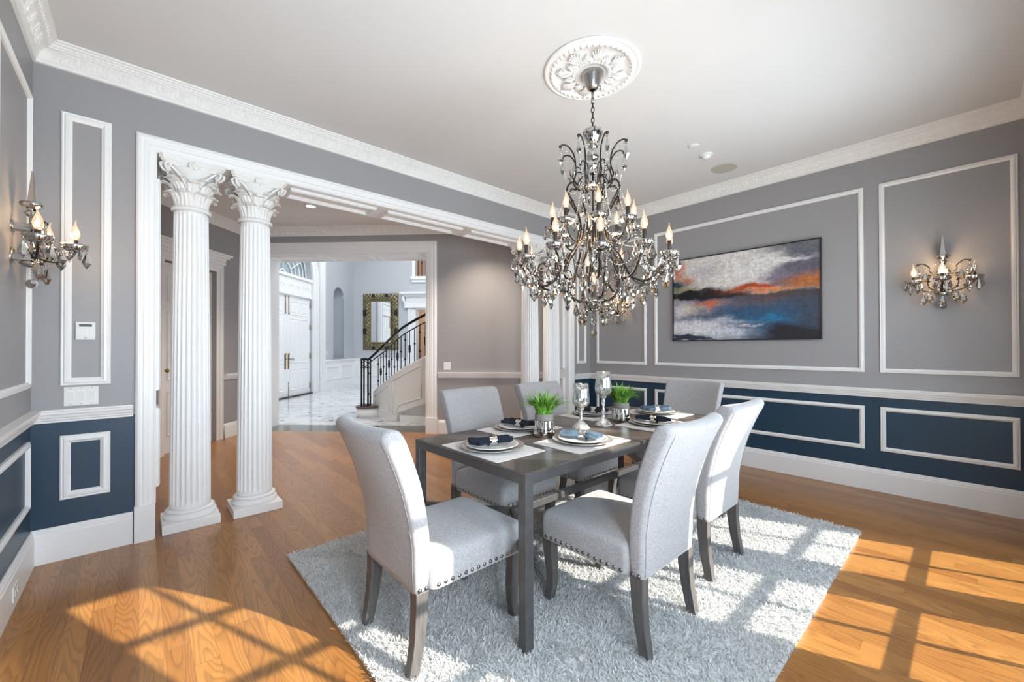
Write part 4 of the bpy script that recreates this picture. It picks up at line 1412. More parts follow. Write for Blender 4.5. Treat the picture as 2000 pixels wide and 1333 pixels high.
def paint(w_=540, h=360):
    U, V = np.meshgrid(np.linspace(0, 1, w_), np.linspace(0, 1, h))
    def fbm(gy, gx, seed, oc=4):
        at = vnoise(h, w_, seed); o = 0; a = 1; t_ = 0
        for k in range(oc):
            o = o + a * at(gy * 2 ** k, gx * 2 ** k); t_ += a; a *= .55
        return o / t_ - .5
    n1, n2, n3, n4 = fbm(6, 6, 1), fbm(5, 7, 2), fbm(3, 16, 3, 3), fbm(14, 5, 4, 3)
    fine = fbm(60, 50, 5, 2)
    streak = fbm(5, 90, 8, 2)
    n5, n6 = fbm(26, 14, 41, 4), fbm(40, 30, 43, 3)
    u, v_ = U + .12 * n1 + .07 * n3 + .05 * n6, V + .10 * n2 + .05 * n4 + .055 * n5 + .02 * n6
    C = np.zeros((h, w_, 3)) + (.74, .71, .68)
    def lay(col, m_):
        nonlocal C
        m_ = np.clip(m_, 0, 1)[..., None]
        C = C * (1 - m_) + np.array(col) * m_
    def g(cu, cv, su, sv, k=1.0, p=2):
        return k * np.exp(-(np.abs((u - cu) / su) ** p + np.abs((v_ - cv) / sv) ** p))
    sm = lambda e0, e1, x: (lambda t_: t_ * t_ * (3 - 2 * t_))(np.clip((x - e0) / (e1 - e0), 0, 1))
    lay((.45, .43, .46), g(.25, .82, .14, .10, .7)); lay((.50, .48, .50), g(.12, .65, .12, .06, .6))
    lay((.13, .13, .17), sm(.70, .84, u + (v_ - .85) * -.3) * sm(.52, .62, v_))
    lay((.16, .17, .20), sm(.55, .75, u) * sm(.86, .96, v_) * .9)
    lay((.80, .78, .76), g(.80, .84, .15, .030, 1.5)); lay((.75, .73, .72), g(.60, .78, .14, .14, 1))
    lay((.24, .22, .29), g(.78, .66, .14, .07, 1.1)); lay((.14, .13, .17), g(.95, .72, .12, .12, .9))
    # lower half: slate blue and violet
    lay((.10, .12, .20), sm(.53, .47, v_)); lay((.03, .07, .13), sm(.53, .40, v_) * sm(.35, .5, u) * .8)
    lay((.30, .27, .34), g(.15, .44, .30, .10, .9)); lay((.55, .50, .52), g(.05, .50, .08, .03, .8))
    lay((.20, .28, .36), g(.30, .56, .16, .05, .9)); lay((.03, .04, .05), g(.24, .60, .05, .025, 1.1))
    lay((.62, .20, .10), g(.06, .84, .045, .10, 1.1)); lay((.58, .22, .12), g(.13, .74, .05, .04, 1.0))
    lay((.02, .07, .09), g(.01, .70, .09, .05, 1.8)); lay((.30, .30, .10), g(.10, .64, .10, .035, .9)); lay((.10, .12, .05), g(.02, .62, .05, .03, .8))
    lay((.004, .006, .01), g(.13, .55, .10, .045, 2.2)); lay((.004, .006, .01), g(.32, .535, .10, .055, 2.3)); lay((.01, .012, .02), g(.42, .50, .13, .025, 1.8))
    lay((.50, .09, .03), g(.58, .565, .16, .038, 1.9)); lay((.25, .08, .03), g(.48, .545, .12, .03, .8)); lay((.75, .30, .20), g(.64, .545, .14, .008, .9))
    lay((.85, .33, .10), g(.86, .525, .24, .016, 1.8)); lay((.30, .12, .05), g(.93, .575, .12, .05, 1.2)); lay((.48, .17, .05), g(.97, .60, .11, .05, 1.6))
    lay((.09, .055, .04), g(.78, .46, .30, .045, 1.0)); lay((.20, .10, .07), g(.66, .40, .16, .06, .6)); lay((.06, .06, .08), g(.97, .40, .08, .10, .8))
    lay((.62, .13, .05), g(.27, .415, .055, .035, 1.4)); lay((.55, .25, .14), g(.36, .40, .10, .03, .5))
    lay((.65, .58, .48), g(.14, .36, .09, .06, 1.0)); lay((.74, .72, .72), g(.03, .36, .07, .08, .9))
    lay((.03, .12, .22), g(.62, .27, .28, .12, .9)); lay((.01, .22, .42), g(.74, .20, .11, .05, 1.0)); lay((.02, .16, .30), g(.55, .15, .13, .07, .8))
    lay((.70, .69, .73), sm(.29, .20, v_) * sm(.52, .30, u)); lay((.58, .60, .68), g(.44, .07, .14, .06, 1.1)); lay((.42, .46, .58), g(.44, .20, .12, .02, .9)); lay((.75, .60, .55), g(.52, .155, .12, .008, .9))
    lay((.015, .018, .03), g(.88, .05, .20, .08, 1.7)); lay((.05, .05, .06), g(.99, .18, .06, .10, .8)); lay((.04, .05, .09), g(.12, .01, .22, .035, 1.6))
    C = C * (1 + .45 * fine[..., None]) * (1 + .22 * np.clip(streak, -.5, .5)[..., None])
    C = C * (1 + .30 * fbm(120, 180, 31, 1)[..., None])
    return np.clip(C ** 1.12, .003, .85), U, V


C, U, V = paint()
h_, w__ = U.shape
PW, PH = 1.455, .955
co = np.zeros((h_ * w__, 3)); co[:, 0] = (U.ravel() - .5) * PW; co[:, 1] = (V.ravel() - .5) * PH; co[:, 2] = .022
me = bpy.data.meshes.new('canvas')
idx = (np.arange(h_ - 1)[:, None] * w__ + np.arange(w__ - 1)[None]).ravel()
me.from_pydata([], [], [])
me.vertices.add(len(co)); me.vertices.foreach_set('co', co.ravel())
me.loops.add(len(idx) * 4); me.polygons.add(len(idx))
me.loops.foreach_set('vertex_index', np.stack([idx, idx + 1, idx + w__ + 1, idx + w__], 1).ravel())
me.polygons.foreach_set('loop_start', np.arange(len(idx)) * 4)
me.update(calc_edges=True)
ca = me.color_attributes.new('paint', 'FLOAT_COLOR', 'POINT')
ca.data.foreach_set('color', np.concatenate([C.reshape(-1, 3), np.ones((len(co), 1))], 1).ravel())
m, nt, b = mat('oil_paint_on_canvas')
at = N(nt, 'ShaderNodeAttribute', attribute_name='paint')
L(nt, at.outputs['Color'], b.inputs['Base Color'])
b.inputs['Roughness'].default_value = .42
tc = N(nt, 'ShaderNodeTexCoord'); nz = N(nt, 'ShaderNodeTexNoise'); nz.inputs['Scale'].default_value = 90; nz.inputs['Detail'].default_value = 6
L(nt, tc.outputs['Object'], nz.inputs['Vector']); bump(nt, b, nz.outputs[0], .3, .003)
me.materials.append(m)
t = thing('painting', 'wide abstract landscape painting in thin black frame on the right wall', 'painting', X=wallX('B', 1.672, 1.83))
obj('canvas', me, None, t)
mb = MB(); mb.frame(PW + .018, PH + .018, [(0, 0), (0, .035), (.009, .035), (.010, .02)], Matrix.Identity(4)); obj('frame', mb, M['black'], t)

# ------------------------------------------------------------------ shag rug
RX0, RX1, RY0, RY1 = .67, 3.64, .50, 2.765
rug = thing('shag_rug', 'pale grey shaggy rectangular rug under the dining table', 'rug', ((RX0 + RX1) / 2, (RY0 + RY1) / 2, 0))
mb = MB(); mb.box(-(RX1 - RX0) / 2, -(RY1 - RY0) / 2, .001, (RX1 - RX0) / 2, (RY1 - RY0) / 2, .016); obj('backing', mb, M['rugback'], rug)
rs = np.random.RandomState(3)
NT = 130000
bx = rs.uniform(-(RX1 - RX0) / 2 - .004, (RX1 - RX0) / 2 + .004, NT); by = rs.uniform(-(RY1 - RY0) / 2 - .004, (RY1 - RY0) / 2 + .004, NT)
# lean follows clumps
cl = 5.5
la = np.sin(bx * cl * 3.1 + 2 * np.sin(by * 7)) * 1.7 + np.cos(by * cl * 2.7 + bx * 9) * 1.5 + rs.normal(0, 1.1, NT)
ln = rs.uniform(.012, .028, NT); lean = rs.uniform(.35, 1.2, NT)
dx, dy = np.cos(la), np.sin(la)
wd = rs.uniform(.0018, .0030, NT)
px_, py_ = -dy, dx
tw = rs.uniform(0, PI, NT)
sx, sy = np.cos(tw), np.sin(tw)
V4 = np.zeros((NT, 8, 3))
for k, tt in enumerate((0, .38, .75, 1.0)):
    rx = ln * lean * tt ** 1.6 * .8
    z = .012 + ln * (tt - .34 * lean * tt ** 2)
    ww = wd * (1 if k < 3 else .45)
    for q, sgn in ((0, -1), (1, 1)):
        V4[:, k * 2 + q, 0] = bx + dx * rx + sgn * ww * sx
        V4[:, k * 2 + q, 1] = by + dy * rx + sgn * ww * sy
        V4[:, k * 2 + q, 2] = z
co = V4.reshape(-1, 3)
base_i = np.arange(NT)[:, None, None] * 8
quad = np.array([[0, 1, 3, 2], [2, 3, 5, 4], [4, 5, 7, 6]])[None]
li = (base_i + quad).reshape(-1)
nf = NT * 3
me = bpy.data.meshes.new('pile')
me.vertices.add(len(co)); me.vertices.foreach_set('co', co.ravel())
me.loops.add(len(li)); me.loops.foreach_set('vertex_index', li)
me.polygons.add(nf); me.polygons.foreach_set('loop_start', np.arange(nf) * 4)
me.update(calc_edges=True)
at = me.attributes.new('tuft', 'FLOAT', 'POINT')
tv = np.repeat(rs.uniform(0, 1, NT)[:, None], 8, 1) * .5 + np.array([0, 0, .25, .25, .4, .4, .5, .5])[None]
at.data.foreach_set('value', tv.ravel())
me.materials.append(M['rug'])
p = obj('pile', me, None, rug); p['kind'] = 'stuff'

# ------------------------------------------------------------------ dining table
TX0, TX1, TY0, TY1, TZ = 1.17, 3.22, 1.215, 2.12, .750
TCX, TCY = (TX0 + TX1) / 2, (TY0 + TY1) / 2
t = thing('dining_table', 'dark herringbone wood dining table with grey metal frame, set for six', 'table', (TCX, TCY, 0))
hx, hy = (TX1 - TX0) / 2, (TY1 - TY0) / 2
mb = MB(); mb.box(-hx + .012, -hy + .012, TZ - .028, hx - .012, hy - .012, TZ); obj('tabletop', mb, M['tabletop'], t, .0015)
mb = MB(); mb.frame(2 * hx, 2 * hy, [(0, -.045), (0, 0), (.012, 0), (.012, -.03)], Matrix.Translation((0, 0, TZ - .001)))
mb.frame(2 * hx, 2 * hy, [(.045, -.03), (.045, -.045), (0, -.045)], Matrix.Translation((0, 0, TZ - .001)))
obj('metal_apron', mb, M['gunmetal'], t, .001)
for sx_ in (-1, 1):
    for sy_ in (-1, 1):
        mb = MB(); x, y = sx_ * (hx - .0225), sy_ * (hy - .0225)
        mb.box(x - .0225, y - .0225, .017, x + .0225, y + .0225, TZ - .046); obj('leg', mb, M['gunmetal'], t, .002)
mb = MB(); mb.box(-.68, -.006, .355, .68, .030, .395)
obj('centre_stretcher', mb, M['gunmetal'], t, .002)
for sx_ in (-1, 1):
    for sy_ in (-1, 1):
        a = Vector((sx_ * (hx - .045), sy_ * (hy - .045), .375)); b_ = Vector((sx_ * .68, .012, .375))
        d = (b_ - a).normalized(); n_ = Vector((-d.y, d.x, 0)) * .008
        mb = MB()
        v = [a - n_, b_ - n_, b_ + n_, a + n_]
        mb.add([(q.x, q.y, .355) for q in v] + [(q.x, q.y, .395) for q in v], [(0, 3, 2, 1), (4, 5, 6, 7), (0, 1, 5, 4), (1, 2, 6, 5), (2, 3, 7, 6), (3, 0, 4, 7)])
        obj('diagonal_stretcher', mb, M['gunmetal'], t)

# ------------------------------------------------------------------ upholstered chairs (front towards local +y)
def bar(mb, cs, X=None):
    """square-section bar through (x, y, z, wx, wy)"""
    v, f = [], []
    for x, y, z, a, b in cs:
        v += [(x - a / 2, y - b / 2, z), (x + a / 2, y - b / 2, z), (x + a / 2, y + b / 2, z), (x - a / 2, y + b / 2, z)]
    for i in range(len(cs) - 1):
        for k in range(4):
            l = (k + 1) % 4
            f.append((i * 4 + k, i * 4 + l, i * 4 + 4 + l, i * 4 + 4 + k))
    f += [(3, 2, 1, 0), tuple(len(cs) * 4 - 4 + k for k in range(4))]
    mb.add(v, f, 0, False)


def loft_back():
    # closed side profile (y, z); y measured from the chair centre
    rear = [(-.278, .322), (-.282, .42), (-.283, .50), (-.300, .62), (-.325, .72), (-.355, .81), (-.388, .885), (-.408, .925), (-.412, .945), (-.402, .962), (-.380, .970)]
    front = [(-.352, .966), (-.335, .950), (-.320, .925), (-.290, .85), (-.255, .75), (-.232, .65), (-.216, .55), (-.212, .48), (-.212, .40), (-.222, .322)]
    loop = [(q.x, q.y) for q in catmull([(y, z, 0) for y, z in rear + front], 3)]
    c0 = Vector((-.28, .65))
    n = len(loop)
    rho = .020
    secs = [(-1, t) for t in (90, 68, 45, 22, 0)] + [(q / 10, 0) for q in (-8, -6, -4, -2, 0, 2, 4, 6, 8)] + [(1, t) for t in (0, 22, 45, 68, 90)]
    mb = MB()
    v, f = [], []
    for sx_, th_ in secs:
        for i in range(n):
            y, z = loop[i]
            hw = .228 + .018 * max(0, (z - .35) / .6)
            my = -.25 - (.135 * max(0, (z - .5) / .47) ** 1.35)
            d = Vector((my - y, min(max(z, .36), .93) - z)).normalized()
            ins = rho * (1 - math.cos(math.radians(th_)))
            x = sx_ * (hw - rho + rho * math.sin(math.radians(th_))) if abs(sx_) == 1 else sx_ * hw
            bow = -.042 * (1 - min(1, abs(x) / hw) ** 2) * min(1, max(0, (z - .36) / .45))
            v.append((x, y + d.x * ins + bow, z + d.y * ins))
    for s in range(len(secs) - 1):
        for i in range(n):
            j = (i + 1) % n
            f.append((s * n + i, (s + 1) * n + i, (s + 1) * n + j, s * n + j))
    f.append(tuple(range(n))); f.append(tuple((len(secs) - 1) * n + i for i in range(n))[::-1])
    mb.add(v, f, 0, True)
    return mb


def rrect(w_, d, r, n=7):
    p = []
    for cx, cy, a0 in ((w_ / 2 - r, d / 2 - r, 0), (-w_ / 2 + r, d / 2 - r, PI / 2), (-w_ / 2 + r, -d / 2 + r, PI), (w_ / 2 - r, -d / 2 + r, 1.5 * PI)):
        for k in range(n + 1):
            a = a0 + PI / 2 * k / n
            p.append((cx + r * math.cos(a), cy + r * math.sin(a)))
    return p


chair = thing('dining_chair', '', 'chair', group='grey linen dining chairs round the table')
mb = loft_back(); obj('backrest', mb, M['linen'], chair)
mb = MB()
for sx_ in (-1, 1):   # welts along the rear edges of the back
    mb = MB(); mb.tube([(sx_ * (.209 + .018 * max(0, (z - .35) / .6)), y - .0005 - .0065 * min(1, max(0, (z - .36) / .45)), z) for y, z in [(-.280, .33), (-.2835, .42), (-.2845, .50), (-.3015, .62), (-.3265, .72), (-.3565, .81), (-.389, .885), (-.409, .925), (-.412, .945)]], .0009, 5)
    obj('piping', mb, M['seam'], chair)
mb = MB()
out = rrect(.478, .50, .035)
rings = [(.323, 1, 1), (.33, 1.004, 1.004), (.385, 1.01, 1.008), (.42, 1.008, 1.006), (.440, .995, .992), (.452, .965, .96), (.461, .90, .89), (.469, .75, .74), (.475, .5, .5), (.478, .2, .2)]
v, f = [], []
for z, a, b in rings:
    for x, y in out: v.append((x * a, y * b + .03, z - (.012 * max(0, -(y + .1)) if z > .44 else 0)))
n = len(out)
for j in range(len(rings) - 1):
    for i in range(n):
        k = (i + 1) % n; f.append((j * n + i, j * n + k, j * n + n + k, j * n + n + i))
f.append(tuple((len(rings) - 1) * n + i for i in range(n))); f.append(tuple(range(n))[::-1])
mb.add(v, f, 0, True)
obj('seat', mb, M['linen'], chair)
for sx_ in (-1, 1):
    mb = MB(); x = sx_ * .205
    bar(mb, [(x, -.250, .33, .05, .056), (x, -.252, .24, .048, .054), (x + sx_ * .002, -.262, .14, .044, .048), (x + sx_ * .004, -.285, .017, .038, .042)]); obj('leg', mb, M['legwood'], chair, .003)
    mb = MB()
    bar(mb, [(x, .246, .33, .05, .062), (x, .243, .26, .048, .056), (x, .232, .17, .044, .046), (x, .232, .09, .040, .040), (x, .246, .03, .038, .038), (x, .252, .017, .038, .036)]); obj('leg', mb, M['legwood'], chair, .003)
mb = MB(); mb.lathe([(.0088, 0), (.0085, .0025), (.006, .0050), (.003, .0062), (0, .0066)], 10)
nail_me = mb.mesh('nail_head', [M['nail']])


def nail(x, y, z, dirx, diry):
    d = Vector((dirx, diry, 0))
    q = d.to_track_quat('Z', 'Y').to_matrix().to_4x4()
    obj('nail_head', nail_me, None, chair, X=Matrix.Translation((x, y, z)) @ q)


for sx_ in (-1, 1):
    for i in range(14): nail(sx_ * .2395, -.185 + i * .0325, .340, sx_, 0)
    for i in range(2): nail(sx_ * .2285, -.262 + i * .028, .340, sx_, 0)
for i in range(13): nail(-.195 + i * .0325, .2805, .340, 0, 1)
CH = [(1.06, 1.64, -PI / 2, 'grey linen dining chair at the near left end of the table, whole in the foreground'),
      (1.733, 1.165, 0, 'grey linen dining chair on the window side, front centre of the photo, back shaded'),
      (2.492, 1.225, 0, 'grey linen dining chair on the window side with brightly sunlit back, nearest the right wall'),
      (1.81, 2.10, PI, 'grey linen dining chair on the column side, behind the nearer place settings'),
      (2.54, 2.11, PI, 'grey linen dining chair on the column side, half hidden by the nearer grass planter'),
      (3.30, 1.645, PI / 2, 'grey linen dining chair at the far end of the table, back against the navy wall')]
for i, (x, y, rz, lb) in enumerate(CH):
    if i == 0:
        chair.location = (x, y, 0); chair.rotation_euler = (0, 0, rz); chair['label'] = lb
    else:
        dup(chair, lb, loc=(x, y, 0), rz=rz)

# ------------------------------------------------------------------ place settings
SET = [(1.355, 1.655, PI / 2, math.radians(-18), 'at the near left end of the table', 'napkin'),
       (1.805, 1.925, 0, math.radians(-83), 'on the column side behind the nearer planter', 'napkin'),
       (1.815, 1.430, 0, math.radians(-72), 'left of the front centre chair', 'napkin_sunlit'),
       (2.600, 1.940, 0, math.radians(-75), 'on the column side behind the two silver goblets', 'napkin'),
       (2.575, 1.425, 0, math.radians(-86), 'directly above the front centre chair', 'napkin'),
       (3.030, 1.655, PI / 2, math.radians(-35), 'at the far end of the table', 'napkin_sunlit')]


def mat_mesh():
    mb = MB()
    pts = rrect(.46, .325, .012, 3)
    mb.prism(pts, 0, .003)
    for s in (-1, 1):
        mb.box(-.222, s * .148 - .0008, .003, .222, s * .148 + .0008, .0036); mb.box(s * .215 - .0008, -.148, .003, s * .215 + .0008, .148, .0036)
    return mb


me_mat = mat_mesh().mesh('placemat', [M['placemat']])
mb = MB(); mb.lathe([(.09, 0), (.10, .0), (.128, .007), (.160, .013), (.166, .0155), (.165, .018), (.158, .0165), (.128, .0105), (.10, .0045), (0, .0045)], 72, rf=lambda r, z, a: r + (.0012 * math.cos(a * 60) if r > .155 else 0))
me_ch = mb.mesh('charger_plate', [M['charger']])
mb = MB()
mb.lathe([(.075, 0), (.080, -.001), (.084, .002), (.106, .008), (.131, .013), (.136, .0158), (.134, .0178), (.128, .0165), (.105, .0115), (.082, .006), (0, .0055)], 64)
for r in (.118, .126):
    mb.lathe([(r - .0006, .0148 + (r - .118) * .22), (r, .0154 + (r - .118) * .22), (r + .0006, .0150 + (r - .118) * .22)], 64, cap=False, mi=1)
me_pl = mb.mesh('dinner_plate', [M['porcelain'], M['ring']])
mb = MB(); mb.lathe([(.0215, -.019), (.0235, -.0195), (.0245, -.016), (.0228, -.006), (.0226, .006), (.0245, .016), (.0235, .0195), (.0215, .019), (.0208, 0), (.0215, -.019)], 28, cap=False, X=Matrix.Rotation(PI / 2, 4, 'Y') @ Matrix.Scale(1.12, 4),
                    rf=lambda r, z, a: r + .0004 * math.sin(a * 14) * math.cos(z * 600))
me_rg = mb.mesh('napkin_ring', [M['ring']])


def napkin_mesh(seed, m_):
    r_ = random.Random(seed)
    ph = [r_.uniform(0, 6) for _ in range(4)]
    La, Lb = .128, .112
    def P(u, v, back):
        x = -La + u * (La + Lb)
        k = min(1, abs(x) / (La if x < 0 else Lb))
        wd_ = .018 + (.052 if x < 0 else .040) * k ** .85
        y = (v - .5) * 2 * wd_
        pl = math.cos((v - .5) * 2 * PI * (2.0 + .8 * k) + ph[0 if x < 0 else 1]) * (.0065 + .0035 * k)
        crown = .021 * (1 - abs((v - .5) * 2) ** 1.6) * (1 - .80 * k) + .002
        z = .0 + crown + max(0, pl) * (1.0) + .004 * math.sin(x * 60 + ph[2]) * k
        x2 = x - (.030 * abs((v - .5) * 2) ** 1.5 - .004 * math.sin(v * 13 + ph[3])) * k * (1 if x > 0 else -1)
        if back: z = -.018 * (1 - k) * (1 - ((v - .5) * 2) ** 2)
        return (x2, y, max(z, -.02) + (0 if back else .004))
    mb = MB()
    nu, nv = 40, 20
    mb.grid(lambda u, v: P(u, v, False), nu, nv)
    mb.grid(lambda u, v: P(1 - u, v, True), nu, nv)
    for s in (0, 1):
        mb.grid(lambda u, v: P(u, s, (v < .5) if s else (v > .5)), nu, 1)
        mb.grid(lambda u, v: P(s, u, (v > .5) if s else (v < .5)), nv, 1)
    return mb.mesh('napkin', [M[m_]])


ZT = TZ
for i, (x, y, rz, nz_, where, nm) in enumerate(SET):
    for name, me_, cat, z, lb, gp, r_ in (
            ('placemat', me_mat, 'placemat', ZT, 'pale woven rectangular placemat ' + where, 'placemats on the dining table', rz),
            ('charger_plate', me_ch, 'plate', ZT + .003, 'silver-grey rimmed charger plate ' + where, 'charger plates on the placemats', 0),
            ('dinner_plate', me_pl, 'plate', ZT + .0095, 'white round dinner plate ' + where, 'white plates on the chargers', 0)):
        o = obj(name, me_, None); o.location = (x, y, z); o.rotation_euler = (0, 0, r_); tag(o, lb, cat, gp)
    c = 'sunlit-tone navy' if nm == 'napkin_sunlit' else 'dark navy'
    o = obj('napkin', napkin_mesh(i + 3, nm), None); o.location = (x, y, ZT + .0355); o.rotation_euler = (0, 0, nz_)
    tag(o, c + ' napkin gathered in a ring ' + where, 'napkin', 'napkins on the plates')
    o = obj('napkin_ring', me_rg, None); o.location = (x, y, ZT + .0375); o.rotation_euler = (0, 0, nz_)
    tag(o, 'hammered silver napkin ring ' + where, 'napkin ring', 'napkin rings')


# ------------------------------------------------------------------ planters and goblets
def planter(loc, lb, seed):
    t = thing('grass_planter', lb, 'potted plant', loc, group='grass planters on the table')
    mb = MB(); mb.lathe([(.058, 0), (.063, .004), (.0635, .02), (.059, .065), (.0545, .090), (.0535, .097)], 40,
                        rf=lambda r, z, a: r * (1 + .012 * math.sin(a * 9 + z * 30))); obj('mirrored_pot', mb, M['silver'], t)
    mb = MB(); mb.lathe([(.055, .094), (.0555, .097), (.0525, .130), (.051, .133), (.048, .133), (.047, .115), (0, .115)], 40); obj('concrete_band', mb, M['concrete'], t)
    r_ = random.Random(seed)
    mb = MB(); mb.lathe([(.046, .117), (.03, .124), (0, .126)], 20, cap=False); obj('moss', mb, M['soil'], t)
    mb = MB()
    for k in range(210):
        a = r_.uniform(0, 2 * PI); rr = .038 * math.sqrt(r_.random())
        long_ = r_.random() < .38
        h = r_.uniform(.09, .15) if not long_ else r_.uniform(.12, .185)
        out_ = r_.uniform(.02, .11) if not long_ else r_.uniform(.10, .165)
        a2 = a + r_.uniform(-.6, .6)
        bx_, by_ = rr * math.cos(a), rr * math.sin(a)
        w_ = r_.uniform(.0034, .0062) if not long_ else r_.uniform(.0018, .0030)
        droop = r_.uniform(.25, .8) if not long_ else r_.uniform(.8, 1.35)
        v = []
        n = 7
        for j in range(n + 1):
            tt = j / n
            ro = out_ * (tt ** 1.3)
            z = .12 + h * (tt * 1.25 - droop * .75 * tt ** 2.4)
            ww = w_ * (1 - tt ** 2.2) * (.7 + tt * .9) + .0002
            cx, cy = bx_ + ro * math.cos(a2), by_ + ro * math.sin(a2)
            px, py = -math.sin(a2) * ww, math.cos(a2) * ww
            v += [(cx - px, cy - py, z), (cx, cy, z - ww * .6), (cx + px, cy + py, z)]
        f = []
        for j in range(n): f += [(j * 3, j * 3 + 1, j * 3 + 4, j * 3 + 3), (j * 3 + 1, j * 3 + 2, j * 3 + 5, j * 3 + 4)]
        mb.add(v, f, 0, True)
    o = obj('grass_blades', mb, M['grass'], t); o['kind'] = 'stuff'
    return t


planter((1.768, 1.678, TZ), 'grass planter in silver pot with concrete rim, nearer the camera', 1)
planter((2.525, 1.648, TZ), 'grass planter in silver pot with concrete rim, right of the goblets', 5)


def goblet(loc, lb, hs, bowl_h, twist):
    t = thing('goblet', lb, 'candle holder', loc, group='mercury glass goblets')
    mb = MB(); mb.lathe([(.055, 0), (.057, .005), (.055, .010), (.049, .014), (.048, .020), (.041, .026), (.033, .036), (.022, .046), (.014, .055), (.010, .062), (.011, .066), (.008, .070)], 40); obj('foot', mb, M['gobmetal'], t)
    mb = MB()
    zs_ = [.068 + (hs - .068) * k / 26 for k in range(27)]
    mb.lathe([(.0075 + (.003 * abs(math.sin(k * PI / 26 * (2 if twist else 3)))), z) for k, z in enumerate(zs_)], 20, rf=(lambda r, z, a: r * (1 + .22 * math.cos(2 * a + z * 95))) if twist else (lambda r, z, a: r * (1 + .12 * math.cos(z * 900)))); obj('stem', mb, M['gobmetal'], t)
    mb = MB(); mb.lathe([(.010, hs - .002), (.016, hs + .004), (.020, hs + .012), (.022, hs + .020), (.028, hs + .026)], 32, cap=False); obj('bowl_cup', mb, M['gobmetal'], t)
    z0 = hs + .022
    prof = [(.024, z0), (.040, z0 + .008), (.051, z0 + .022), (.0555, z0 + .042), (.054, z0 + .068), (.0495, z0 + .105), (.0485, z0 + bowl_h)]
    inner = [(r - .002, z) for r, z in prof[::-1]]
    mb = MB(); mb.lathe(prof + inner, 36, cap=False, rf=lambda r, z, a: r * (1 + .010 * math.cos(a * 12))); obj('glass_bowl', mb, M['goblet'], t)


goblet((2.10, 1.668, TZ), 'shorter mercury glass goblet, left of the pair between the planters', .115, .152, False)
goblet((2.292, 1.633, TZ), 'taller mercury glass goblet with twisted stem, right of the pair', .178, .160, True)


# ------------------------------------------------------------------ crystal parts shared by the chandelier and sconces
def drop_mesh(s=1.0, name='crystal_drop'):
    mb = MB()
    prof = [(0, 0), (.0035, -.004), (.007, -.016), (.0125, -.030), (.0135, -.036), (.008, -.046), (0, -.056)]
    v, f = [], []
    n = 6
    for r, z in prof:
        for i in range(n):
            a = 2 * PI * i / n
            v.append((r * math.cos(a) * s, r * .62 * math.sin(a) * s, (z - .012) * s))
    for j in range(len(prof) - 1):
        for i in range(n): f.append((j * n + i, j * n + (i + 1) % n, j * n + n + (i + 1) % n, j * n + n + i))
    mb.add(v, f, 0, False)
    mb.ball((0, 0, -.006 * s), .0042 * s, n=5)
    return mb.mesh(name, [M['crystal']])


DROP = drop_mesh(1.15)
DROPL = drop_mesh(1.6, 'crystal_drop')
mb = MB(); mb.ball((0, 0, 0), .024, n=8); BALL = mb.mesh('crystal_ball', [M['crystal']])
for p in BALL.polygons: p.use_smooth = False
mb = MB()
mb.lathe([(.012, -.010), (.022, -.020), (.036, -.014), (.046, -.002), (.051, .012), (.049, .018), (.044, .012), (.034, -.004), (.02, -.006), (.010, 0)], 30, rf=lambda r, z, a: r * (1 + (.09 * math.cos(a * 10) if r > .03 else 0)), cap=False)
CUP = mb.mesh('drip_pan', [M['smoke']])
mb = MB(); mb.lathe([(.0, 0), (.0125, 0), (.0125, .078), (.0095, .080), (0, .080)], 14, cap=False); SLEEVE = mb.mesh('candle_sleeve', [M['sleeve']])
mb = MB(); mb.lathe([(.0, 0), (.0125, 0), (.0125, .040), (.0095, .042), (0, .042)], 14, cap=False); SLEEVES = mb.mesh('candle_sleeve', [M['sleeve']])
BP = [(.008, 0), (.0125, .006), (.0190, .022), (.0205, .033), (.0180, .048), (.012, .064), (.0065, .077), (.0035, .091), (.0020, .104), (0, .112)]


def bulb_mesh(m_):
    mb = MB(); mb.lathe(BP, 14, cap=False)
    mb.v = [(x + .012 * max(0, (z - .06) / .052) ** 2 - .003 * max(0, (z - .06) / .052), y, z) for x, y, z in mb.v]
    return mb.mesh('flame_bulb', [m_])


BULB, BOFF = bulb_mesh(M['bulbglass']), bulb_mesh(M['offbulb'])
mb = MB(); mb.lathe([(0, .012), (.007, .020), (.0085, .032), (.006, .046), (0, .058)], 8, cap=False); CORE = mb.mesh('glowing_filament', [M['bulbcore']])


def candle(par, x, y, z, long_=True, lit=True, pan=True, X0=Matrix.Identity(4)):
    P = X0 @ Matrix.Translation((x, y, z))
    if pan: obj('drip_pan', CUP, None, par, X=P)
    obj('candle_sleeve', SLEEVE if long_ else SLEEVES, None, par, X=P)
    k = .080 if long_ else .042
    bX = X0 @ Matrix.Translation((x, y, z + k)) @ Matrix.Rotation(rnd.uniform(0, 6.28), 4, 'Z')
    b = obj('flame_bulb', BULB if lit else BOFF, None, par, X=bX)
    if lit: obj('glowing_filament', CORE, None, b)


def beads(par, p0, p1, sag, X0=Matrix.Identity(4), step=.015, r=.0056, name='bead_strand'):
    p0, p1 = Vector(p0), Vector(p1)
    n = max(2, int((p1 - p0).length * 1.15 / step))
    mb = MB()
    for i in range(n + 1):
        t_ = i / n
        p = p0.lerp(p1, t_) - Vector((0, 0, sag * 4 * t_ * (1 - t_)))
        mb.ball(tuple(p), r * (1 if i % 2 else .75), n=4)
    o = obj(name, mb, M['crystal'], par, X=X0)
    return o


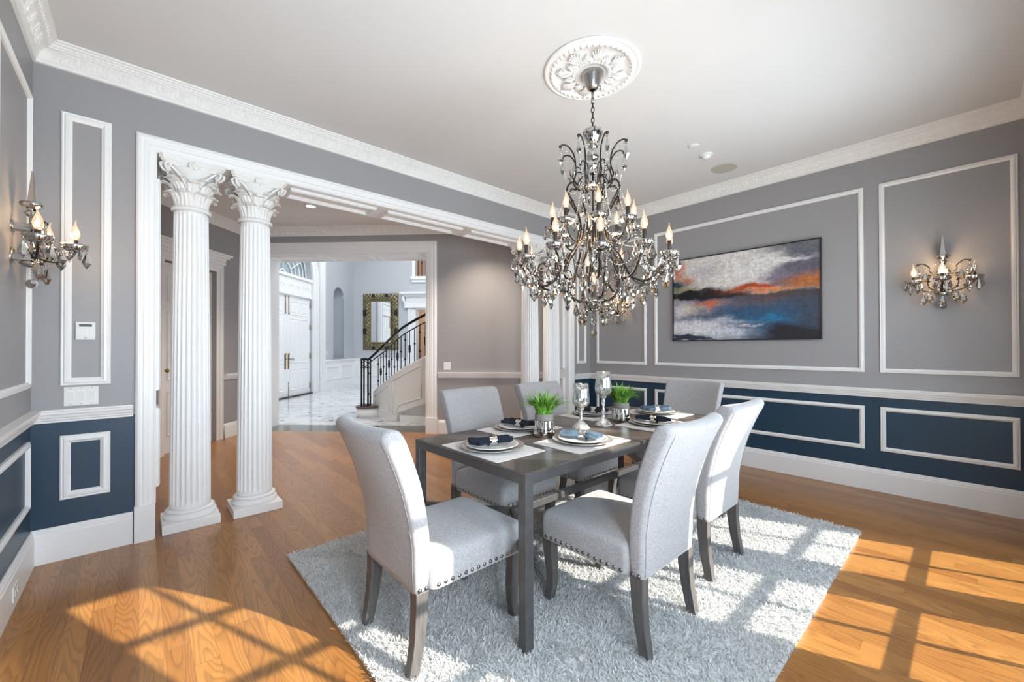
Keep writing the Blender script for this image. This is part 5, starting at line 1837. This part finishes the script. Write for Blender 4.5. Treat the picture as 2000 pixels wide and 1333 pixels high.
# ------------------------------------------------------------------ chandelier
cx, cy = 2.195, 1.640
t = thing('ceiling_medallion', 'white plaster ceiling medallion with acanthus leaves round the chandelier canopy', 'ceiling medallion', (cx - .01, cy, ZC))
mb = MB()
mb.lathe([(.305, 0), (.312, -.006), (.306, -.014), (.292, -.016), (.286, -.010), (.276, -.010), (.262, -.020), (.245, -.022), (.238, -.012), (.18, -.008), (.125, -.022), (.115, -.030), (.10, -.026), (.095, -.018), (.06, -.018), (0, -.018)], 96, cap=False)
for i in range(44):
    a = 2 * PI * i / 44; mb.ball((.258 * math.cos(a), .258 * math.sin(a), -.020), .0135, n=6)
for i in range(16):
    a = 2 * PI * i / 16 + .1
    ca_, sa_ = math.cos(a), math.sin(a)
    big = i % 2 == 0
    for k in (-3, -2, -1, 0, 1, 2, 3):
        pts = []
        for q in range(6):
            tt = q / 5
            rr = .115 + tt * ((.125 if big else .075) - .012 * abs(k))
            tn = k * .0115 * (tt ** 1.2) * (1.25 if big else 1)
            pts.append((ca_ * rr - sa_ * tn, sa_ * rr + ca_ * tn, -.016 - .016 * math.sin(tt * PI * .8)))
        mb.tube(pts, [.004, .006, .0075, .0075, .006, .004], 5)
for i in range(32):
    a = 2 * PI * i / 32; mb.ball((.118 * math.cos(a), .118 * math.sin(a), -.026), .009, n=5)
obj('plaster_relief', mb, M['plaster'], t)

ch = thing('chandelier', 'large crystal chandelier with smoky drops and many candle bulbs over the table', 'chandelier', (cx, cy, ZC - .018))
Z0 = Matrix.Translation((0, 0, -(ZC - .018)))


def RZ(a): return Z0 @ Matrix.Rotation(a, 4, 'Z')


mb = MB(); mb.lathe([(0, 3.062), (.070, 3.062), (.071, 3.048), (.066, 3.036), (.052, 3.005), (.038, 2.972), (.030, 2.960), (.016, 2.955)], 32, cap=False); obj('canopy', mb, M['steel'], ch, X=Z0)
mb = MB(); mb.tube([(0, 0, 2.957), (0, 0, 2.872)], .009, 12); mb.tube([(0, 0, 2.90), (0, 0, 2.868)], .0115, 12); obj('stem', mb, M['steel'], ch, X=Z0)
for i in range(5):
    mb = MB(); z = 2.858 - i * .034
    pts = [(.0095 * math.cos(a * PI / 8), 0, z + .021 * math.sin(a * PI / 8)) for a in range(17)]
    mb.tube(pts, .0032, 6, X=Matrix.Rotation(PI / 2 * (i % 2) + .4, 4, 'Z')); obj('chain_link', mb, M['darkmetal'], ch, X=Z0)
mb = MB(); mb.lathe([(0, 2.706), (.035, 2.702), (.058, 2.690), (.066, 2.672), (.062, 2.655), (.048, 2.630), (.034, 2.608), (.026, 2.598)], 32, cap=False, rf=lambda r, z, a: r * (1 + .02 * math.cos(a * 12))); obj('crown_cup', mb, M['smoke'], ch, X=Z0)
mb = MB(); mb.lathe([(.024, 2.60), (.032, 2.592), (.034, 2.578), (.022, 2.568), (.020, 2.560), (.034, 2.545), (.041, 2.522), (.036, 2.500), (.022, 2.486), (.026, 2.480), (.037, 2.466), (.034, 2.448), (.020, 2.436), (.018, 2.425), (.024, 2.42), (.022, 2.405)], 24, cap=False); obj('baluster', mb, M['smoke'], ch, X=Z0)
mb = MB(); mb.tube([(0, 0, 2.41), (0, 0, 1.50)], .006, 8); obj('centre_rod', mb, M['darkmetal'], ch, X=Z0)
mb = MB(); mb.lathe([(.01, 2.318), (.03, 2.305), (.055, 2.322), (.064, 2.335), (.050, 2.332), (.02, 2.322)], 24, cap=False, rf=lambda r, z, a: r * (1 + .06 * math.cos(a * 8))); obj('upper_dish', mb, M['smoke'], ch, X=Z0)
RIB = catmull([(x, 0, z) for x, z in ((.015, 2.335), (.09, 2.318), (.150, 2.335), (.178, 2.285), (.140, 2.215), (.100, 2.13), (.082, 2.03), (.112, 1.93), (.175, 1.85), (.205, 1.765), (.170, 1.705), (.168, 1.64), (.130, 1.585), (.06, 1.565))], 5)
mb = MB(); mb.tube(RIB, .0062, 7)
for k in (2, 4, 6, 8, 10, 12): mb.ball(tuple(RIB[k * 5]), .012, n=7, sz=.8)
RIBM = mb.mesh('scroll_rib', [M['darkmetal']])
SCR = catmull([(x, 0, z) for x, z in ((.10, 2.32), (.138, 2.37), (.120, 2.44), (.128, 2.51), (.165, 2.565), (.205, 2.575), (.222, 2.562))], 5)
mb = MB(); mb.tube(SCR, .0050, 7); mb.ball((.222, 0, 2.562), .011, n=7)
mb.tube(catmull([(.105, 0, 2.33), (.08, 0, 2.38), (.085, 0, 2.43), (.11, 0, 2.44)], 4), .004, 6)
SCRM = mb.mesh('top_scroll', [M['darkmetal']])
A0 = math.radians(-143.1)
for i in range(8):
    a = A0 + (i + .5) * PI / 4
    if i % 4 != 3: obj('scroll_rib', RIBM, None, ch, X=RZ(a))
    obj('top_scroll', SCRM, None, ch, X=RZ(a + (.0)) )
MIDC, LOWC = [], []
MID = catmull([(x, 0, z) for x, z in ((.088, 2.06), (.105, 1.97), (.155, 1.935), (.215, 1.955), (.250, 2.005), (.262, 2.035))], 5)
mb = MB(); mb.tube(MID, .0055, 7); mb.ball(tuple(MID[10]), .011, n=7); MIDM = mb.mesh('candle_arm', [M['darkmetal']])
for i in range(8):
    a = A0 + .12 + i * PI / 4
    obj('candle_arm', MIDM, None, ch, X=RZ(a))
    x, y = .262 * math.cos(a), .262 * math.sin(a)
    MIDC.append((x, y, 2.045)); candle(ch, x, y, 2.045, X0=Z0)
LOWA = catmull([(x, 0, z) for x, z in ((.172, 1.86), (.205, 1.79), (.25, 1.715), (.32, 1.675), (.385, 1.690), (.43, 1.74), (.455, 1.79), (.480, 1.812))], 5)
mb = MB(); mb.tube(LOWA, .0072, 8)
for k in (5, 15, 25): mb.ball(tuple(LOWA[k]), .012, n=7, sz=.8)
mb.tube(catmull([(.25, 0, 1.715), (.27, 0, 1.80), (.33, 0, 1.83), (.36, 0, 1.79), (.335, 0, 1.765)], 4), .0035, 6)
LOWM = mb.mesh('candle_arm', [M['darkmetal']])
for i in range(12):
    a = A0 + .08 + i * PI / 6
    obj('candle_arm', LOWM, None, ch, X=RZ(a))
    zz = 1.825 + (.012 if i % 2 else -.012)
    x, y = .482 * math.cos(a), .482 * math.sin(a)
    LOWC.append((x, y, zz)); candle(ch, x, y, zz, X0=Z0)
candle(ch, .0, .0, 1.60, X0=Z0, pan=False)
mb = MB(); mb.lathe([(.008, 1.498), (.03, 1.510), (.055, 1.535), (.080, 1.565), (.086, 1.580), (.075, 1.578), (.05, 1.56), (0, 1.553)], 32, cap=False, rf=lambda r, z, a: r * (1 + .04 * math.cos(a * 12))); obj('bottom_dish', mb, M['smoke'], ch, X=Z0)
beads(ch, (0, 0, 1.50), (0, 0, 1.385), 0, Z0, .013, .0045, 'bead_chain')
obj('crystal_ball', BALL, None, ch, X=Z0 @ Matrix.Translation((0, 0, 1.362)))
drops = []
for (x, y, z) in LOWC:
    for k in range(5):
        a = math.atan2(y, x) + 2 * PI * k / 5 + .3
        drops.append((x + .050 * math.cos(a), y + .050 * math.sin(a), z + .006 - (.03 if k == 2 else 0), a, rnd.random() < .45))
for i, (x, y, z) in enumerate(LOWC):
    a = math.atan2(y, x)
    for k, (dr, da, ln_) in enumerate(((-.02, .07, .075), (.02, -.06, .05))):
        r_ = .482 + dr
        px, py = r_ * math.cos(a + da), r_ * math.sin(a + da)
        beads(ch, (px, py, z - .01), (px, py, z - .01 - ln_), 0, Z0, .012, .005, 'bead_chain')
        drops.append((px, py, z - .012 - ln_, a + k, k == 0))
for i in range(12):
    a = A0 + .08 + i * PI / 6
    drops.append((.27 * math.cos(a + .2), .27 * math.sin(a + .2), 1.70, a, True))
    drops.append((.39 * math.cos(a - .1), .39 * math.sin(a - .1), 1.685, a, True))
    drops.append((.32 * math.cos(a), .32 * math.sin(a), 1.64, a, True))
    drops.append((.205 * math.cos(a + .1), .205 * math.sin(a + .1), 1.75, a, False))
    drops.append((.43 * math.cos(a + .26), .43 * math.sin(a + .26), 1.725, a, False))
for (x, y, z) in MIDC:
    for k in range(3):
        a = math.atan2(y, x) + 2 * PI * k / 3
        drops.append((x + .050 * math.cos(a), y + .050 * math.sin(a), z + .006, a, False))
for i in range(8):
    a = A0 + (i + .5) * PI / 4
    drops.append((.222 * math.cos(a), .222 * math.sin(a), 2.553, a, True))
    drops.append((.150 * math.cos(a + .3), .150 * math.sin(a + .3), 2.45, a, False))
    drops.append((.178 * math.cos(a + .05), .178 * math.sin(a + .05), 2.28, a, True))
    drops.append((.105 * math.cos(a), .105 * math.sin(a), 2.13, a, False))
    drops.append((.06 * math.cos(a), .06 * math.sin(a), 2.30, a, False))
    drops.append((.12 * math.cos(a), .12 * math.sin(a), 1.575, a, True))
    drops.append((.085 * math.cos(a + .3), .085 * math.sin(a + .3), 1.52, a, True))
camd = Vector((-cx, -cy, H))
drops.sort(key=lambda d: (Vector((d[0] - camd.x, d[1] - camd.y, d[2] - H))).length)
rest = MB()
for i, (x, y, z, a, big) in enumerate(drops):
    X = Z0 @ Matrix.Translation((x, y, z)) @ Matrix.Rotation(a + rnd.uniform(-.8, .8), 4, 'Z')
    if i < 98: obj('crystal_drop', DROPL if big else DROP, None, ch, X=X)
    else:
        me_ = DROPL if big else DROP
        rest.add([X @ v.co for v in me_.vertices], [tuple(p.vertices) for p in me_.polygons])
o = obj('crystal_drop', rest, M['crystal'], ch); o['kind'] = 'stuff'
for i in range(12):
    a, b_ = LOWC[i], LOWC[(i + 1) % 12]
    beads(ch, (a[0] * .93, a[1] * .93, a[2]), (b_[0] * .93, b_[1] * .93, b_[2]), .10, Z0)
    m_ = MIDC[(i * 2 // 3) % 8]
    beads(ch, (m_[0], m_[1], m_[2]), (a[0] * .9, a[1] * .9, a[2]), .06, Z0)
for i in range(8):
    a = A0 + (i + .5) * PI / 4; a2 = a + PI / 4
    c_, s_ = math.cos(a), math.sin(a)
    beads(ch, (.222 * c_, .222 * s_, 2.56), (.045 * c_, .045 * s_, 2.60), .05, Z0)
    beads(ch, (.222 * c_, .222 * s_, 2.56), (.178 * c_, .178 * s_, 2.29), .0, Z0)
    beads(ch, (.178 * c_, .178 * s_, 2.29), (.178 * math.cos(a2), .178 * math.sin(a2), 2.29), .045, Z0)
    beads(ch, (.178 * c_, .178 * s_, 2.28), (.262 * c_, .262 * s_, 2.05), .0, Z0)
    beads(ch, (.168 * c_, .168 * s_, 1.66), (.085 * c_, .085 * s_, 1.565), .02, Z0)
light('chandelier_glow', 'POINT', (cx, cy, 1.95), 17, (1, .72, .45), shadow_soft_size=.22)

# ------------------------------------------------------------------ crystal wall sconces
RZU = Matrix(((1, 0, 0, 0), (0, 0, 1, 0), (0, -1, 0, 0), (0, 0, 0, 1)))  # local z-up -> sconce frame (y up, z out)


def sconce(X, lb, unlit=False):
    t = thing('wall_sconce', lb, 'wall lamp', X=X, group='crystal wall sconces')
    G = Matrix(((1, 0, 0, 0), (0, 0, 1, 0), (0, -1, 0, 0), (0, 0, 0, 1)))
    # build in (x, out, up) then turn: x->x, up->y, out->z
    T = Matrix(((1, 0, 0, 0), (0, 0, 1, 0), (0, 1, 0, 0), (0, 0, 0, 1)))
    F_ = Matrix(((-1, 0, 0, 0), (0, 0, 1, 0), (0, 1, 0, 0), (0, 0, 0, 1)))   # proper rotation: x -> -x
    for z, a_, b_ in ((.075, .042, .030), (-.075, .055, .045)):
        mb = MB(); mb.lathe([(1, 0), (1, .006), (.8, .010), (0, .010)], 28, X=Matrix.Translation((0, z, 0)) @ Matrix.Diagonal((a_, b_, 1, 1)), cap=False); obj('backplate', mb, M['steel'], t)
        mb = MB(); mb.box(-.03, z - .018, .006, .03, z + .018, .075); obj('bracket', mb, M['steel'], t, .004)
    mb = MB(); mb.add([(-.016, .205, .050), (.016, .205, .050), (.016, .205, .082), (-.016, .205, .082), (-.003, .365, .063), (.003, .365, .063), (.003, .365, .069), (-.003, .365, .069)],
                      [(0, 1, 2, 3), (4, 7, 6, 5), (0, 4, 5, 1), (1, 5, 6, 2), (2, 6, 7, 3), (3, 7, 4, 0)]); obj('spike_finial', mb, M['crystal'], t)
    mb = MB(); mb.lathe([(0, .208), (.040, .204), (.046, .196), (.040, .184), (.024, .172), (.016, .165), (.024, .158), (.030, .150), (.022, .138), (.012, .13), (.010, .10)], 24, c=(0, .066, 0), X=F_, cap=False); obj('upper_baluster', mb, M['smoke'], t)
    mb = MB(); mb.tube([(0, .13, .066), (0, -.12, .066)], .007, 8); mb.lathe([(.008, .0), (.022, -.015), (.028, -.04), (.014, -.07), (.006, -.08)], 16, c=(0, .066, -.02), X=F_, cap=False); obj('centre_rod', mb, M['darkmetal'], t)
    mb = MB(); mb.lathe([(0, -.085), (.03, -.09), (.046, -.105), (.03, -.118), (0, -.125)], 24, c=(0, .066, 0), X=F_, cap=False); obj('bottom_bowl', mb, M['smoke'], t)
    for s in (-1, 1):
        mb = MB()
        mb.tube(catmull([(s * .01, .10, .07), (s * .045, .05, .075), (s * .075, .085, .08), (s * .075, .11, .085), (s * .11, .145, .09), (s * .145, .140, .095)], 5), .0045, 6); mb.ball((s * .145, .138, .095), .010, n=6)
        mb.tube(catmull([(s * .03, -.08, .07), (s * .075, -.05, .075), (s * .085, .0, .08), (s * .068, .045, .08), (s * .06, .075, .08)], 5), .0045, 6)
        for y in (-.05, .0, .05): mb.ball((s * .078, y, .08), .009, n=6)
        obj('scroll', mb, M['darkmetal'], t)
    arms = [(-.165, .105, False), (.165, .105, unlit), (0, .215, False)]
    for x, o_, off in arms:
        mb = MB(); mb.tube(catmull([(x * .15, -.07, .07), (x * .45, -.085, .07 + (o_ - .07) * .5), (x * .8, -.06, .07 + (o_ - .07) * .85), (x, -.025, o_), (x, -.008, o_)], 5), .0055, 7); obj('candle_arm', mb, M['darkmetal'], t)
        Xc = F_
        candle(t, -x, o_, 0, long_=False, lit=not off, X0=F_)
        for k in range(4):
            a = 2 * PI * k / 4 + .5
            obj('crystal_drop', DROPL if k % 2 else DROP, None, t, X=F_ @ Matrix.Translation((-x + .048 * math.cos(a), o_ + .048 * math.sin(a), .004)) @ Matrix.Rotation(a, 4, 'Z'))
    for x, o_, z in ((-.145, .095, .13), (.145, .095, .13), (-.10, .09, .10), (.10, .09, .10), (-.075, .09, -.07), (.075, .09, -.07), (-.11, .10, -.09), (.11, .10, -.09), (0, .12, -.10), (0, .10, .10)):
        obj('crystal_drop', DROPL, None, t, X=F_ @ Matrix.Translation((-x, o_, z)))
    for s in (-1, 1):
        beads(t, (0, .066, .165), (s * .145, .095, .138), .03, F_)
        beads(t, (s * .165, .105, .0), (0, .215, .0), .05, F_)
    beads(t, (0, .066, -.12), (0, .066, -.19), 0, F_, name='bead_chain')
    obj('crystal_ball', BALL, None, t, X=F_ @ Matrix.Translation((0, .066, -.205)))
    p = X @ Vector((0, .06, .17))
    light('sconce_glow', 'POINT', p, 3.0, (1, .66, .36), shadow_soft_size=.05)
    return t


sconce(wallX('B', .136, 1.80), 'crystal wall sconce on the right wall, right of the painting, one bulb unlit', True)
sconce(wallX('B', 3.162, 1.80), 'crystal wall sconce on the right wall near the far corner, behind the chandelier')
sconce(wallX('C', 3.162, 1.80), 'crystal wall sconce at the left edge, on the left wall')
